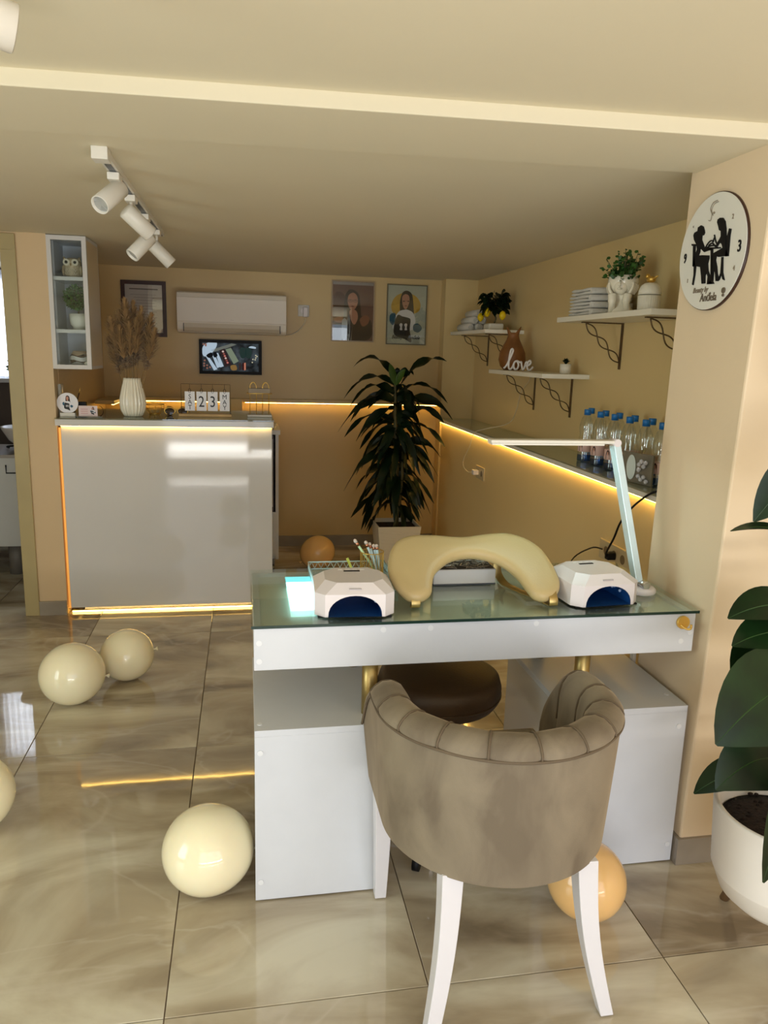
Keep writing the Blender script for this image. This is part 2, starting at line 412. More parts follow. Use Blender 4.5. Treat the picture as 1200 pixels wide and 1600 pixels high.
S('window_3', MB().box(-3.06, -3.02, -0.8, 1.4, 0.5, 0.55).box(-3.06, -3.02, -0.8, 1.4, 1.87, 1.92).box(-3.06, -3.02, -0.8, -0.75, 0.55, 1.87).box(-3.06, -3.02, 1.35, 1.4, 0.55, 1.87).box(-3.06, -3.02, 0.27, 0.33, 0.55, 1.87), M_WHITE)
# shop front wall behind the camera with wide glazing
S('wall_front', MB().box(-3.2, -1.05, -1.4, -1.28, 0, 2.05).box(2.3, 3.0, -1.4, -1.28, 0, 2.05).box(-1.05, 2.3, -1.4, -1.28, 1.95, 2.05).box(-1.05, 2.3, -1.4, -1.28, 0, 0.12), M_WALL)
wf = S('window_1', MB().box(-1.05, 2.3, -1.27, -1.23, 0.12, 0.18).box(-1.05, 2.3, -1.27, -1.23, 1.89, 1.95), M_WHITE)
for x in (-1.05, 0.03, 1.13, 2.24):
    mbx = MB().box(x, x+0.06, -1.27, -1.22, 0.18, 1.89).build('mullion', M_WHITE, wf)
# skirting (thin tile strips)
S('baseboard_pillar', MB().box(1.243, 2.6, 1.802, 1.815, 0, 0.085).box(1.243, 1.256, 1.8152, 2.16, 0, 0.085), M_GREY_T, bevel=0.001)
S('baseboard_left', MB().box(-1.118, XL-0.022, YW-0.011, YW, 0, 0.08), M_GREY_T, bevel=0.001)
S('baseboard_back', MB().box(XL, 1.437, YB-0.012, YB, 0, 0.08), M_GREY_T, bevel=0.001)
S('baseboard_right', MB().box(1.438, 1.45, 2.2, 5.56, 0, 0.08).box(1.425, 1.437, 5.56, YB, 0, 0.08), M_GREY_T, bevel=0.001)
# door frame to the washroom
S('door_1', MB().box(-1.19, -1.118, YW-0.012, YW+0.11, 0, 1.915).box(-2.05, -1.118, YW-0.012, YW+0.11, 1.915, 1.992).box(-2.05, -1.98, YW-0.012, YW+0.11, 0, 1.915), M_TRIM, bevel=0.003)
# washroom beyond
S('wall_washroom_back', MB().box(-3.2, -2.0, 6.25, 6.35, 0, 2.05).box(-2.0, -1.0, 6.25, 6.35, 0, 1.2).box(-1.25, -1.0, 6.25, 6.35, 1.2, 2.05).box(-2.0, -1.25, 6.25, 6.35, 1.93, 2.05), M_SILLGREY)
S('wall_washroom_right', MB().box(-1.13, -1.118, YW+0.11, 6.25, 0, 2.01), M_SILLGREY)
S('window_2', MB().box(-2.0, -1.95, 6.24, 6.3, 1.2, 1.93).box(-1.3, -1.25, 6.24, 6.3, 1.2, 1.93).box(-2.0, -1.25, 6.24, 6.3, 1.2, 1.24).box(-2.0, -1.25, 6.24, 6.3, 1.89, 1.93), M_WHITE)
S('trim_1', MB().box(-2.8, -1.14, 6.12, 6.25, 1.17, 1.2), M_WHITE, bevel=0.003)

# curtain in the washroom window
cv = MB(); n = 120; vs = []
for i in range(n+1):
    x = -2.03+.8*i/n; y = 6.2+0.015*sin(i*0.9)
    vs += [(x, y, 1.21), (x, y, 1.98)]
cv.add(vs, [(2*i, 2*i+2, 2*i+3, 2*i+1) for i in range(n)], True)
tag(cv.build('curtain', M_SHEER, None, (-1.63, 6.2, 1.98), fix=False), 'bright sheer white curtain over the washroom window', 'curtain')

# ledges with warm strip light
lg = S('ledge_right', MB().box(1.425, XR, 2.1, 5.553, 0.973, 0.993), M_WHITE_MT)
MB().box(1.43, XR-0.004, 2.16, 5.55, 0.993, 0.999).build('glass_top', M_GLASS_DESK, lg)
MB().box(1.434, 1.447, 2.2, 5.54, 0.968, 0.972).build('light_strip', M_LEDW, lg)
tag(lg, kind='structure')
lb = S('ledge_back', MB().box(XL, 1.437, YB-0.055, YB, 1.088, 1.112).box(XL, XL+0.12, 5.2, YB-0.05, 1.088, 1.112), M_WALL_B, bevel=0.002)
MB().box(XL+0.13, -0.02, YB-0.05, YB-0.046, 1.083, 1.087).build('light_strip', M_LEDW, lb)
MB().box(0.0, 1.435, YB-0.05, YB-0.046, 1.083, 1.087).build('light_strip', M_LEDW, lb)
MB().box(XL+0.1, XL+0.112, 5.22, YB-0.06, 1.083, 1.087).build('light_strip', M_LEDW, lb)

# ------------------------------------------------------------------ reception counter
cn = thing('reception_counter', (-0.41, 4.5, 0), 'glossy white reception counter with warm strip lights along its edges', 'counter')
MB().box(-0.957, 0.145, 4.245, 4.265, 0.035, 1.044).build('front_panel', M_WHITE_GL, cn, bevel=0.0015)
MB().box(0.127, 0.145, 4.265, 4.85, 0.035, 1.044).build('side_panel', M_WHITE_GL, cn, bevel=0.001)
MB().box(-0.93, -0.912, 4.265, 4.85, 0.035, 1.044).build('side_panel', M_WHITE_GL, cn, bevel=0.001)
MB().box(-0.972, 0.152, 4.19, 4.86, 1.046, 1.08).build('top_slab', M_WHITE_GL, cn, bevel=0.002)
MB().box(-0.972, 0.154, 4.186, 4.86, 1.081, 1.087).build('glass_top', M_GLASS_DESK, cn)
MB().box(-0.9, 0.12, 4.32, 4.84, 0.0, 0.034).build('plinth', M_WHITE, cn)
MB().box(-0.955, 0.14, 4.232, 4.238, 1.041, 1.0455).build('light_strip', M_LEDW, cn)
MB().box(-0.955, 0.143, 4.262, 4.270, 0.004, 0.010).build('light_strip', M_LEDW, cn)
MB().box(-0.972, -0.962, 4.262, 4.274, 0.03, 1.03).build('side_light_strip', M_LEDS, cn)

# white drawer cabinet behind the counter
dc = thing('drawer_cabinet', (-0.1, 4.98, 0), 'white cabinet with gap-handled drawers standing behind the counter', 'cabinet')
MB().box(-0.35, 0.21, 5.38, 5.40, 0.1, 0.93).box(0.19, 0.21, 4.93, 5.4, 0.1, 0.93).box(-0.35, -0.33, 4.93, 5.4, 0.1, 0.93).box(-0.33, 0.19, 4.95, 5.38, 0.1, 0.12).build('body', M_WHITE, dc)
MB().box(-0.36, 0.22, 4.92, 5.41, 0.93, 0.96).build('top_panel', M_WHITE, dc, bevel=0.001)
MB().box(-0.32, 0.18, 4.95, 4.965, 0.12, 0.92).build('recess', M_DKWOOD, dc)
MB().box(-0.32, 0.172, 4.932, 4.948, 0.455, 0.9).build('drawer', M_WHITE, dc, bevel=0.001)
MB().box(-0.32, 0.15, 4.932, 4.948, 0.14, 0.38).build('drawer', M_DKWOOD, dc, bevel=0.001)
MB().box(0.15, 0.19, 4.932, 4.948, 0.12, 0.42).build('rail', M_WHITE, dc)
for x, y in ((0.17, 4.97), (-0.3, 4.97), (0.17, 5.35), (-0.3, 5.35)):
    MB().tube([(x-0.012, y, 0.03), (x+0.012, y, 0.03)], 0.03, 14).box(x-0.015, x+0.015, y-0.008, y+0.008, 0.03, 0.1).build('caster', M_CHROME, dc)

# ------------------------------------------------------------------ manicure desk
DX0, DX1, DY0, DY1 = 0.016, 1.227, 1.822, 2.312
dk = thing('manicure_desk', ((DX0+DX1)/2, 2.05, 0), 'white manicure desk with green-edged glass top and gold tube supports', 'desk')
MB().box(DX0, DX1, DY0, DY0+0.018, 0.669, 0.781).build('front_panel', M_WHITE, dk, bevel=0.0008)
MB().box(DX0, DX1, DY1-0.018, DY1, 0.669, 0.781).build('back_panel', M_WHITE, dk, bevel=0.0008)
MB().box(DX0, DX0+0.018, DY0+0.018, DY1-0.018, 0.669, 0.781).build('end_panel', M_WHITE, dk, bevel=0.0008)
MB().box(DX1-0.018, DX1, DY0+0.018, DY1-0.018, 0.669, 0.781).build('end_panel', M_WHITE, dk, bevel=0.0008)
MB().box(DX0+0.018, DX1-0.018, DY0+0.018, DY1-0.018, 0.669, 0.772).build('tabletop', mat('desk_top_white', (216, 220, 212), 0.4, var=0.01), dk)
g = MB().box(DX0-0.006, DX1+0.006, DY0-0.006, DY1+0.006, 0.782, 0.790).build('glass_top', M_GLASS_DESK, dk)
MB().box(DX0-0.0065, DX1+0.0065, DY0-0.0072, DY0-0.0062, 0.7822, 0.7898).build('glass_edge', mat('dark_green_glass_edge', (28, 52, 44), 0.2, var=0), g)
for cx0, cx1 in ((DX0, 0.36), (0.872, 1.238)):
    MB().box(cx0, cx1, DY0+0.002, DY1, 0.484, 0.502).build('cabinet_top', M_WHITE, dk, bevel=0.0008)
    MB().box(cx0, cx1, DY0+0.002, DY0+0.02, 0.004, 0.484).build('cabinet_front', M_WHITE, dk, bevel=0.0008)
    MB().box(cx0, cx0+0.018, DY0+0.02, DY1, 0.004, 0.484).build('cabinet_side', M_WHITE_GL, dk, bevel=0.0008)
    MB().box(cx1-0.018, cx1, DY0+0.02, DY1, 0.004, 0.484).build('cabinet_side', M_WHITE_GL, dk, bevel=0.0008)
    MB().box(cx0+0.018, cx1-0.018, DY1-0.018, DY1, 0.004, 0.484).build('cabinet_back', M_WHITE, dk)
for x, y in ((0.325, 1.893), (0.94, 1.9), (0.325, 2.22), (0.94, 2.22)):
    MB().tube([(x, y, 0.502), (x, y, 0.669)], 0.0215, 24).build('gold_tube', M_BRASS, dk)
cap = mat('screw_cover_white', (226, 228, 232), 0.3, var=0)
def screwcap(x, z, r=0.0075):
    MB().tube([(x, DY0-0.0012, z), (x, DY0+0.003, z)], r, 14).build('screw_cover', cap, dk)
for x, z in ((0.029, 0.742), (0.029, 0.693), (0.345, 0.766), (0.76, 0.768), (0.47, 0.766), (1.19, 0.70), (1.215, 0.725), (0.03, 0.44), (0.03, 0.06), (1.215, 0.44), (1.222, 0.06)): screwcap(x, z)
for x, y in ((0.03, 1.86), (1.215, 1.9)): MB().tube([(x, y, 0.501), (x, y, 0.5035)], 0.007, 12).build('screw_cover', cap, dk)
# round gold hook disc on the desk front
hk = thing('bag_hook', (1.187, 1.822, 0.757), 'round gold bag hook at right end of desk front', 'hook')
MB().tube([(1.187, 1.821, 0.757), (1.187, 1.812, 0.757)], 0.0185, 28).build('disc', M_GOLD, hk, bevel=0.001)
MB().tube(cr([(1.177, 1.811, 0.752), (1.190, 1.803, 0.743), (1.199, 1.797, 0.745), (1.199, 1.796, 0.757)], 5), 0.0032, 8).build('hook', M_GOLD, hk)

# ------------------------------------------------------------------ nail lamps
def nail_lamp(cx, cy, yaw, label):
    t = thing('nail_lamp', (0, 0, 0), label, 'nail lamp', 'white nail curing lamps')
    w, d, h, c, ch = 0.104, 0.098, 0.082, 0.026, 0.02
    def ring(w, d, c, z, dy=0):
        return [(-w+c, -d+dy, z), (w-c, -d+dy, z), (w, -d+c+dy, z), (w, d-c, z), (w-c, d, z), (-w+c, d, z), (-w, d-c, z), (-w, -d+c+dy, z)]
    r0 = ring(w, d, c, 0.004); r1 = ring(w, d, c, h-0.018); r2 = ring(w-0.028, d-0.028, 0.03, h+0.006)
    mb = MB()
    mb.add(r2, [tuple(range(8))])
    for a, b in ((r0, r1), (r1, r2)):
        for i in range(8):
            if a is r0 and i == 0: continue
            mb.add([a[i], a[(i+1) % 8], b[(i+1) % 8], b[i]], [(0, 1, 2, 3)])
    # front face with an arched mouth
    hw = 0.070; arch = [(hw*cos(pi*k/16), 0.004+0.057*sin(pi*k/16)**0.85 if 0 < k < 16 else 0.004) for k in range(17)]
    fw = w-c; top = h-0.018
    y = -d
    for k in range(16):
        a, b = arch[k], arch[k+1]
        ta = a[0]/hw*fw; tb = b[0]/hw*fw
        mb.add([(a[0], y, a[1]), (ta, y, top), (tb, y, top), (b[0], y, b[1])], [(0, 1, 2, 3)])
    mb.add([(hw, y, 0.004), (fw, y, 0.004), (fw, y, top)], [(0, 1, 2)]); mb.add([(-hw, y, 0.004), (-fw, y, top), (-fw, y, 0.004)], [(0, 1, 2)])
    mb.build('shell', M_PLASTIC, t, (0, 0, 0))
    # blue cavity (arched vault and back)
    cv = MB()
    for k in range(16):
        a, b = arch[k], arch[k+1]
        cv.add([(a[0], y+0.001, a[1]), (b[0], y+0.001, b[1]), (b[0], 0.07, b[1]), (a[0], 0.07, a[1])], [(0, 1, 2, 3)], True)
    cv.add([(p[0], 0.07, p[1]) for p in arch], [tuple(range(17))])
    cv.add([(-hw, y, 0.0045), (hw, y, 0.0045), (hw, 0.07, 0.0045), (-hw, 0.07, 0.0045)], [(0, 1, 2, 3)])
    cav = cv.build('cavity', mat('deep_blue_lamp_interior', (22, 66, 124), 0.3, var=0.15, scale=30), t, (0, 0, 0))
    bm2 = MB()
    for k in range(3, 14, 2):
        for yy in (-0.06, -0.02, 0.02):
            a = pi*k/16; bm2.sphere((hw*0.97*cos(a), yy, 0.004+0.0535*sin(a)), 0.0045, 8, 6)
    bm2.build('led_beads', mat('led_bead', (150, 170, 200), 0.2, var=0), cav, (0, 0, 0))
    MB().box(-w+0.008, w-0.008, -d+0.008, d-0.008, 0, 0.004).build('base_plate', M_BLACK, t, (0, 0, 0))
    MB().box(-0.022, 0.022, 0.032, 0.04, h+0.006, h+0.0075).build('display', M_BLACK, t, (0, 0, 0))
    MB().box(-0.016, 0.016, -0.088, -0.082, h-0.009, h-0.0055, Matrix.Rotation(0, 4, 'X')).build('mark', mat('grey_print', (176, 168, 168), 0.5, var=0), t, (0, 0, 0))
    for x in (-0.03, -0.01, 0.01, 0.03):
        MB().box(x-0.006, x+0.006, 0.048, 0.054, h+0.006, h+0.0068).build('button', mat('light_button', (240, 238, 236), 0.4, var=0), t, (0, 0, 0))
    t.location = (cx, cy, 0.79); t.rotation_euler.z = yaw
    return t
nail_lamp(0.28, 1.945, R(-3), 'white faceted nail lamp at the left, beside the brush cup')
nail_lamp(0.978, 1.965, R(5), 'white faceted nail lamp at the right, beside the desk lamp base')

# ------------------------------------------------------------------ arm rest
ar = thing('arm_rest', (0.63, 2.0, 0.79), 'cream leather arched manicure arm rest on gold loop feet', 'arm rest')
PAD = [(0.388, 2.005, 0.891), (0.405, 2.061, 0.922), (0.434, 2.096, 0.941), (0.479, 2.112, 0.95), (0.546, 2.111, 0.95), (0.622, 2.102, 0.945), (0.693, 2.111, 0.95), (0.764, 2.115, 0.952), (0.818, 2.096, 0.941), (0.854, 2.056, 0.92), (0.869, 2.004, 0.891), (0.873, 1.954, 0.863), (0.867, 1.921, 0.845), (0.842, 1.892, 0.829), (0.805, 1.882, 0.824), (0.779, 1.896, 0.831), (0.766, 1.928, 0.849), (0.752, 1.968, 0.871), (0.721, 2.008, 0.893), (0.679, 2.03, 0.905), (0.634, 2.038, 0.909), (0.58, 2.027, 0.904), (0.54, 2.001, 0.889), (0.515, 1.973, 0.874), (0.502, 1.941, 0.856), (0.492, 1.912, 0.84), (0.462, 1.894, 0.83), (0.428, 1.899, 0.833), (0.402, 1.929, 0.85), (0.389, 1.966, 0.87)]
pc = cr(PAD, 3, True)
nrm = Vector((0, -0.11/0.2, 1)).normalized()
def pad_mesh():
    n = len(pc); cen = [None]*n
    mb = MB(); rings = []
    # inset direction per point from neighbours
    ins = []
    for i in range(n):
        t = (pc[(i+1) % n]-pc[i-1]).normalized(); ins.append(t.cross(nrm).normalized())
    prof = [(0.012, -0.036), (0.003, -0.030), (0.0, -0.018), (0.003, -0.006), (0.012, 0.0), (0.024, 0.002)]
    vs = []
    for a, h in prof:
        for i in range(n): vs.append(pc[i]+ins[i]*a+nrm*h)
    fs = []
    for k in range(len(prof)-1):
        for i in range(n): fs.append((k*n+i, k*n+(i+1) % n, (k+1)*n+(i+1) % n, (k+1)*n+i))
    mb.add(vs, fs, True)
    o = (len(prof)-1)*n
    mb.f.append(tuple(o+i for i in range(n))); mb.sm.append(True)
    mb.f.append(tuple(reversed(range(n)))); mb.sm.append(False)
    return mb
pd = pad_mesh()
# make sure the inset points inward
if (pd.v[5*len(pc)]-Vector((0.63, 2.06, 0.91))).length > (pd.v[2*len(pc)]-Vector((0.63, 2.06, 0.91))).length:
    nrm_flip = True
pd.build('pad', M_CREAM_L, ar)
def band(pts, w, th, name, m, parent):
    """flat strip, wide along x"""
    pts = [Vector(p) for p in pts]; mb = MB(); n = len(pts); vs = []
    for i, p in enumerate(pts):
        t = (pts[min(i+1, n-1)]-pts[max(i-1, 0)]).normalized(); nn = Vector((1, 0, 0)).cross(t).normalized()
        side = t.cross(nn).normalized()
        for a, b in ((-1, -1), (1, -1), (1, 1), (-1, 1)): vs.append(p+side*a*w/2+nn*b*th/2)
    fs = [(4*i+j, 4*i+(j+1) % 4, 4*i+4+(j+1) % 4, 4*i+4+j) for i in range(n-1) for j in range(4)]
    fs += [(3, 2, 1, 0), tuple(4*(n-1)+j for j in range(4))]
    return mb.add(vs, fs, True).build(name, m, parent, bevel=0.0006)
for sgn, bx, mx in ((-1, 0.447, 0.53), (1, 0.832, 0.745)):
    fy = 0.018 if sgn > 0 else 0.0
    p = [(bx, 1.925-fy, 0.832), (bx, 1.905-fy, 0.815), (bx, 1.903-fy, 0.798), (bx, 1.918-fy, 0.7925), (bx+(mx-bx)*.25, 1.97, 0.7925), (bx+(mx-bx)*.6, 2.04, 0.7935), (bx+(mx-bx)*.85, 2.09, 0.80), (mx, 2.115, 0.83), (mx, 2.11, 0.88), (mx, 2.08, 0.905)]
    band(cr(p, 5), 0.024, 0.003, 'loop_foot', M_BRASS, ar)

# ------------------------------------------------------------------ dust collector
db = thing('dust_collector', (0.64, 2.16, 0.79), 'white nail dust collector box with patterned grey grille, under the arm rest', 'dust collector')
MB().box(0.545, 0.738, 2.105, 2.235, 0.793, 0.838).build('body', M_WHITE_GL, db, bevel=0.003)
MB().box(0.545, 0.738, 2.105, 2.235, 0.790, 0.793).build('base', mat('grey_rubber', (80, 84, 90), 0.7, var=0), db)
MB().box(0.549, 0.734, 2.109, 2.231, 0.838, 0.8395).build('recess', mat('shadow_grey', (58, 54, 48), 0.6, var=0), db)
gr = MB(); random.seed(3)
for i in range(90):
    x = random.uniform(0.553, 0.73); y = random.uniform(2.113, 2.227); a = random.uniform(0, pi); L = random.uniform(.008, .016)
    x0, x1 = max(.551, min(.732, x-L*cos(a))), max(.551, min(.732, x+L*cos(a))); y0, y1 = max(2.111, min(2.229, y-L*sin(a))), max(2.111, min(2.229, y+L*sin(a)))
    if abs(x1-x0)+abs(y1-y0) > .004: gr.tube([(x0, y0, .8402), (x1, y1, .8402)], 0.0013, 4)
tag(gr.build('grille', mat('grey_grille', (150, 142, 128), 0.35, 0.3, var=0.05), db), kind='stuff')

# ------------------------------------------------------------------ bright patch on the glass, its light put in as glowing slabs
lp = thing('glow_patch', (0.17, 2.07, 0.79), 'bright white-cyan light patch, a glowing slab at the left end of the glass', 'light patch')
MB().box(0.114, 0.235, 1.925, 2.17, 0.7905, 0.7925).build('lit_patch', M_PATCH, lp)
MB().box(0.114, 0.235, 2.171, 2.225, 0.7905, 0.792).build('edge_band', M_PATCHC, lp)

# ------------------------------------------------------------------ acrylic tray
at_ = thing('acrylic_tray', (0.31, 2.17, 0.79), 'clear acrylic tray with zigzag rim behind the left nail lamp', 'tray')
MB().box(0.19, 0.43, 2.06, 2.30, 0.7905, 0.7935).build('bottom', M_ACRYL, at_)
rim = MB()
def zig(p, q, n):
    p, q = Vector(p), Vector(q); up = Vector((0, 0, 0.022)); pts = []
    for i in range(n+1): pts.append(p.lerp(q, i/n)+(up if i % 2 else Vector((0, 0, 0.002))))
    rim.tube(pts, 0.0016, 5)
    rim.tube([p+up, q+up], 0.0022, 6); rim.tube([p, q], 0.002, 6)
zig((0.19, 2.30, 0.794), (0.43, 2.30, 0.794), 24); zig((0.19, 2.06, 0.794), (0.19, 2.30, 0.794), 22)
zig((0.43, 2.06, 0.794), (0.43, 2.30, 0.794), 22); zig((0.19, 2.06, 0.794), (0.43, 2.06, 0.794), 24)
rim.build('zigzag_rim', mat('frosted_acrylic', (215, 246, 250), 0.15, var=0, trans=0.3), at_)
nf = thing('nail_file', (0.345, 2.27, 0.796), 'short yellow-green nail tool leaning in the clear tray', 'nail file')
MB().box(-.004, .004, -.001, .001, 0, .045, Matrix.Translation((0.325, 2.268, 0.794)) @ Matrix.Rotation(R(-22), 4, 'Y')).build('blade', mat('yellow_green_plastic', (214, 222, 110), 0.4, var=0), nf)

# brush cup and brushes
cp = thing('brush_cup', (0.383, 2.25, 0.7935), 'round gold wire cup holding makeup brushes', 'cup')
cc = Vector((0.383, 2.25, 0.794)); rr = 0.036
for z in (0.002, 0.066):
    MB().tube([cc+Vector((rr*cos(a), rr*sin(a), z)) for a in [2*pi*i/32 for i in range(32)]], 0.0016, 6, closed=True).build('hoop', M_GOLD, cp)
wr = MB()
for i in range(26):
    a = 2*pi*i/26; wr.tube([cc+Vector((rr*cos(a), rr*sin(a), 0.002)), cc+Vector((rr*cos(a), rr*sin(a), 0.066))], 0.0009, 5)
wr.build('wire_wall', M_GOLD, cp); MB().lathe([(0.0, 0), (rr, 0), (rr, .002)], 24, cc).build('base', M_GOLD, cp)
blab = ['pale green brush leaning furthest left in the wire cup', 'white brush with copper ferrule, second from left in the cup', 'pale blue brush upright in the middle of the cup', 'white brush behind the middle ones, copper bristles, in cup', 'pale blue brush leaning at right side of the cup']
bt = [(-.058, -.01, .108), (-.022, .0, .1), (-.008, .012, .092), (.004, .004, .088), (.012, -.004, .09)]
bb = [(.012, .0, .004), (.018, .006, .004), (.016, -.012, .004), (.024, .012, .004), (.026, -.004, .004)]
for i in range(5):
    a = cc+Vector(bb[i]); b = cc+Vector(bt[i]); d = b-a
    t = thing('makeup_brush', a, blab[i], 'brush', 'makeup brushes in the wire cup')
    MB().tube([a, a+d*.8], [.0028, .004], 8).build('handle', mat('pale_green_handle', (206, 236, 190), .3, var=0) if i == 0 else mat('pale_blue_handle', (206, 232, 244), .3, var=0), t)
    MB().tube([a+d*.8, a+d*.9], [.0042, .0048], 8).build('ferrule', mat('copper_ferrule', (206, 140, 110), .2, 1., var=0), t)
    MB().tube([a+d*.9, a+d*.96, a+d], [.0048, .0056, .003], 8).build('bristles', mat('brush_bristles', (226, 208, 196) if i % 2 == 0 else (110, 66, 48), .8, var=0.1), t)

# ------------------------------------------------------------------ desk lamp
dl = thing('desk_lamp', (1.147, 1.995, 0.79), 'slim white folding LED desk lamp on a round base', 'desk lamp')
MB().lathe([(0, 0), (0.041, 0), (0.043, 0.004), (0.043, 0.012), (0.037, 0.018), (0, 0.019)], 36, (1.15, 1.99, 0.79)).build('base', M_PLASTIC, dl)
MB().tube([(1.15, 1.958, 0.818), (1.15, 2.02, 0.818)], 0.011, 16).build('base_hinge', M_SILVER, dl)
def bar(a, b, w, th, name, m, par, side=Vector((0, 1, 0)), bev=.002):
    a, b = Vector(a), Vector(b); t = (b-a).normalized(); u = t.cross(side).normalized(); s = u.cross(t).normalized(); vs = []
    for p in (a, b):
        for i, j in ((-1, -1), (1, -1), (1, 1), (-1, 1)): vs.append(p+u*i*w/2+s*j*th/2)
    return MB().add(vs, [(3, 2, 1, 0), (4, 5, 6, 7)]+[(j, (j+1) % 4, 4+(j+1) % 4, 4+j) for j in range(4)]).build(name, m, par, bevel=bev)
bar((1.141, 2.0, 0.822), (1.052, 2.04, 1.222), 0.021, 0.034, 'arm', mat('pale_cyan_lit_arm', (206, 226, 230), .3, .2, var=0), dl)  # arm tinted pale cyan, the cool light on it put into the colour
MB().tube([(1.05, 2.018, 1.229), (1.05, 2.062, 1.229)], 0.011, 16).build('head_hinge', M_PLASTIC, dl)
hd = MB().box(0.672, 1.055, 2.02, 2.06, 1.226, 1.236).build('head', M_WHITE_MT, dl, bevel=.003)
MB().box(0.685, 1.0, 2.024, 2.056, 1.2252, 1.2258).build('led_panel', M_LEDC, hd)
MB().box(0.675, 1.01, 2.0205, 2.0235, 1.2215, 1.2262).box(0.675, 1.01, 2.0565, 2.0595, 1.2215, 1.2262).box(0.675, 0.684, 2.0235, 2.0565, 1.2215, 1.2262).box(1.001, 1.01, 2.0235, 2.0565, 1.2215, 1.2262).build('shade_rim', M_WHITE_MT, hd)

# ------------------------------------------------------------------ stool
st = thing('stool', (0.575, 2.1, 0), 'round dark brown leather swivel stool under the desk', 'stool')
sc_ = (0.575, 2.1, 0)
MB().lathe([(0, .425), (.15, .425), (.175, .432), (.188, .452), (.19, .485), (.182, .512), (.16, .524), (0, .527)], 48, sc_).build('seat', M_BROWN_L, st)
MB().tube([(.575+.1893*cos(a), 2.1+.1893*sin(a), .462) for a in [2*pi*i/48 for i in range(48)]], .0025, 6, closed=True).build('piping', M_BROWN_L, st)
MB().lathe([(0.013, .3), (.013, .425)], 16, sc_).lathe([(0.022, .06), (.022, .3), (.018, .305)], 16, sc_).build('gas_column', M_CHROME, st)
MB().lathe([(0.03, .285), (.034, .30), (.03, .315)], 16, sc_).build('collar', M_BLACK, st)
MB().tube([(.575, 2.1, .41), (.48, 2.06, .405), (.45, 2.05, .395)], .004, 8).build('lever', M_BLACK, st)
for k in range(5):
    a = 2*pi*k/5+.5; e = Vector((.575+.23*cos(a), 2.1+.23*sin(a), .062))
    MB().tube([(.575, 2.1, .09), e], [.018, .011], 8).build('base_arm', M_CHROME, st)
    MB().tube([(e.x-.01*sin(a), e.y+.01*cos(a), .025), (e.x+.01*sin(a), e.y-.01*cos(a), .025)], .025, 14).box(e.x-.006, e.x+.006, e.y-.006, e.y+.006, .03, .06).build('caster', M_BLACK, st)

# ------------------------------------------------------------------ barrel chair
ch = thing('barrel_chair', (0.58, 1.58, 0), 'taupe velvet barrel chair with channelled back and white sabre legs', 'chair')
CX, CY, RX = 0.576, 1.585, 0.283
def upath(s, r):
    """s in [0,1] along the U from the left arm front round the back to the right arm front"""
    straight = 0.20; arc = pi*RX; tot = 2*straight+arc; d = s*tot
    if d < straight: return Vector((CX-r, CY+straight-d, 0)), Vector((-1, 0, 0))
    if d > straight+arc: return Vector((CX+r, CY+d-straight-arc, 0)), Vector((1, 0, 0))
    a = pi+(d-straight)/RX
    return Vector((CX+r*cos(a), CY+r*sin(a), 0)), Vector((cos(a), sin(a), 0))
def topz(s):
    tot = 0.40+pi*RX; d = min(s, 1-s)*tot
    # arm front slopes from seat height up to the rim
    if d < 0.14: return 0.53+(0.665-0.53)*sin(min(1, d/0.14)*pi/2)
    return 0.665+0.012*min(1, (d-.14)/.3)
NS = 150; NCH = 12
outer = MB(); vs = []; prof_n = 7
for i in range(NS+1):
    s = i/NS; tz = topz(s)
    for k in range(prof_n):
        f = k/(prof_n-1); z = 0.375+(tz-0.375)*f
        off = -0.017*(1-f)**1.1
        p, n = upath(s, RX+off); vs.append((p.x, p.y, z))
fs = [(i*prof_n+k, (i+1)*prof_n+k, (i+1)*prof_n+k+1, i*prof_n+k+1) for i in range(NS) for k in range(prof_n-1)]
outer.add(vs, fs, True)
outer.build('outer_shell', M_VELVET, ch, fix=False)
# inner channels with rolled top: one tufted piece per channel
def innersec(s, bulge):
    tz = topz(s); pts = []
    w = 0.085
    prof = [(0.002, tz-0.004), (0.004, tz+.008), (-.006, tz+.022), (-0.024, tz+.034), (-0.045, tz+.036), (-0.066, tz+.026), (-0.08, tz+.004), (-0.086, tz-.03), (-0.088, tz-.09 if tz > .6 else tz-.05), (-0.09, 0.44), (-.06, .40)]
    out = []
    cxn, czn = -0.045, tz-.0
    for (a, z) in prof:
        dx, dz = a-cxn, z-czn
        k = 1+bulge*0.16 if z > tz-.05 else 1
        a2 = cxn+dx*k; z2 = czn+dz*k
        if z <= tz-.05: a2 = a-bulge*0.012
        p, n = upath(s, RX+a2); out.append((p.x, p.y, z2))
    return out
np_ = 11
for c in range(NCH):
    mb = MB(); vs = []; q = 10
    for i in range(q+1):
        s = (c+i/q)/NCH; b = sin(pi*i/q)**0.5*.5-0.2 if 0 < i < q else -0.28
        vs += innersec(s, b)
    fs = [(i*np_+k, i*np_+k+1, (i+1)*np_+k+1, (i+1)*np_+k) for i in range(q) for k in range(np_-1)]
    if c in (0, NCH-1):
        e = 0 if c == 0 else q*np_
        fs.append(tuple(e+k for k in range(np_)))
    mb.add(vs, fs, True).build('back_channel', M_VELVET, ch, fix=False)
for c in range(1, NCH):
    pts = innersec(c/NCH, -0.16)[:9]
    MB().tube(cr(pts, 3), 0.0028, 6).build('seam_cord', M_PIPING, ch)
pp = []
for i in range(NS+1):
    s = i/NS; p, n = upath(s, RX+.0035); pp.append((p.x, p.y, topz(s)-.003))
MB().tube(pp, 0.0035, 6).build('piping', M_PIPING, ch)
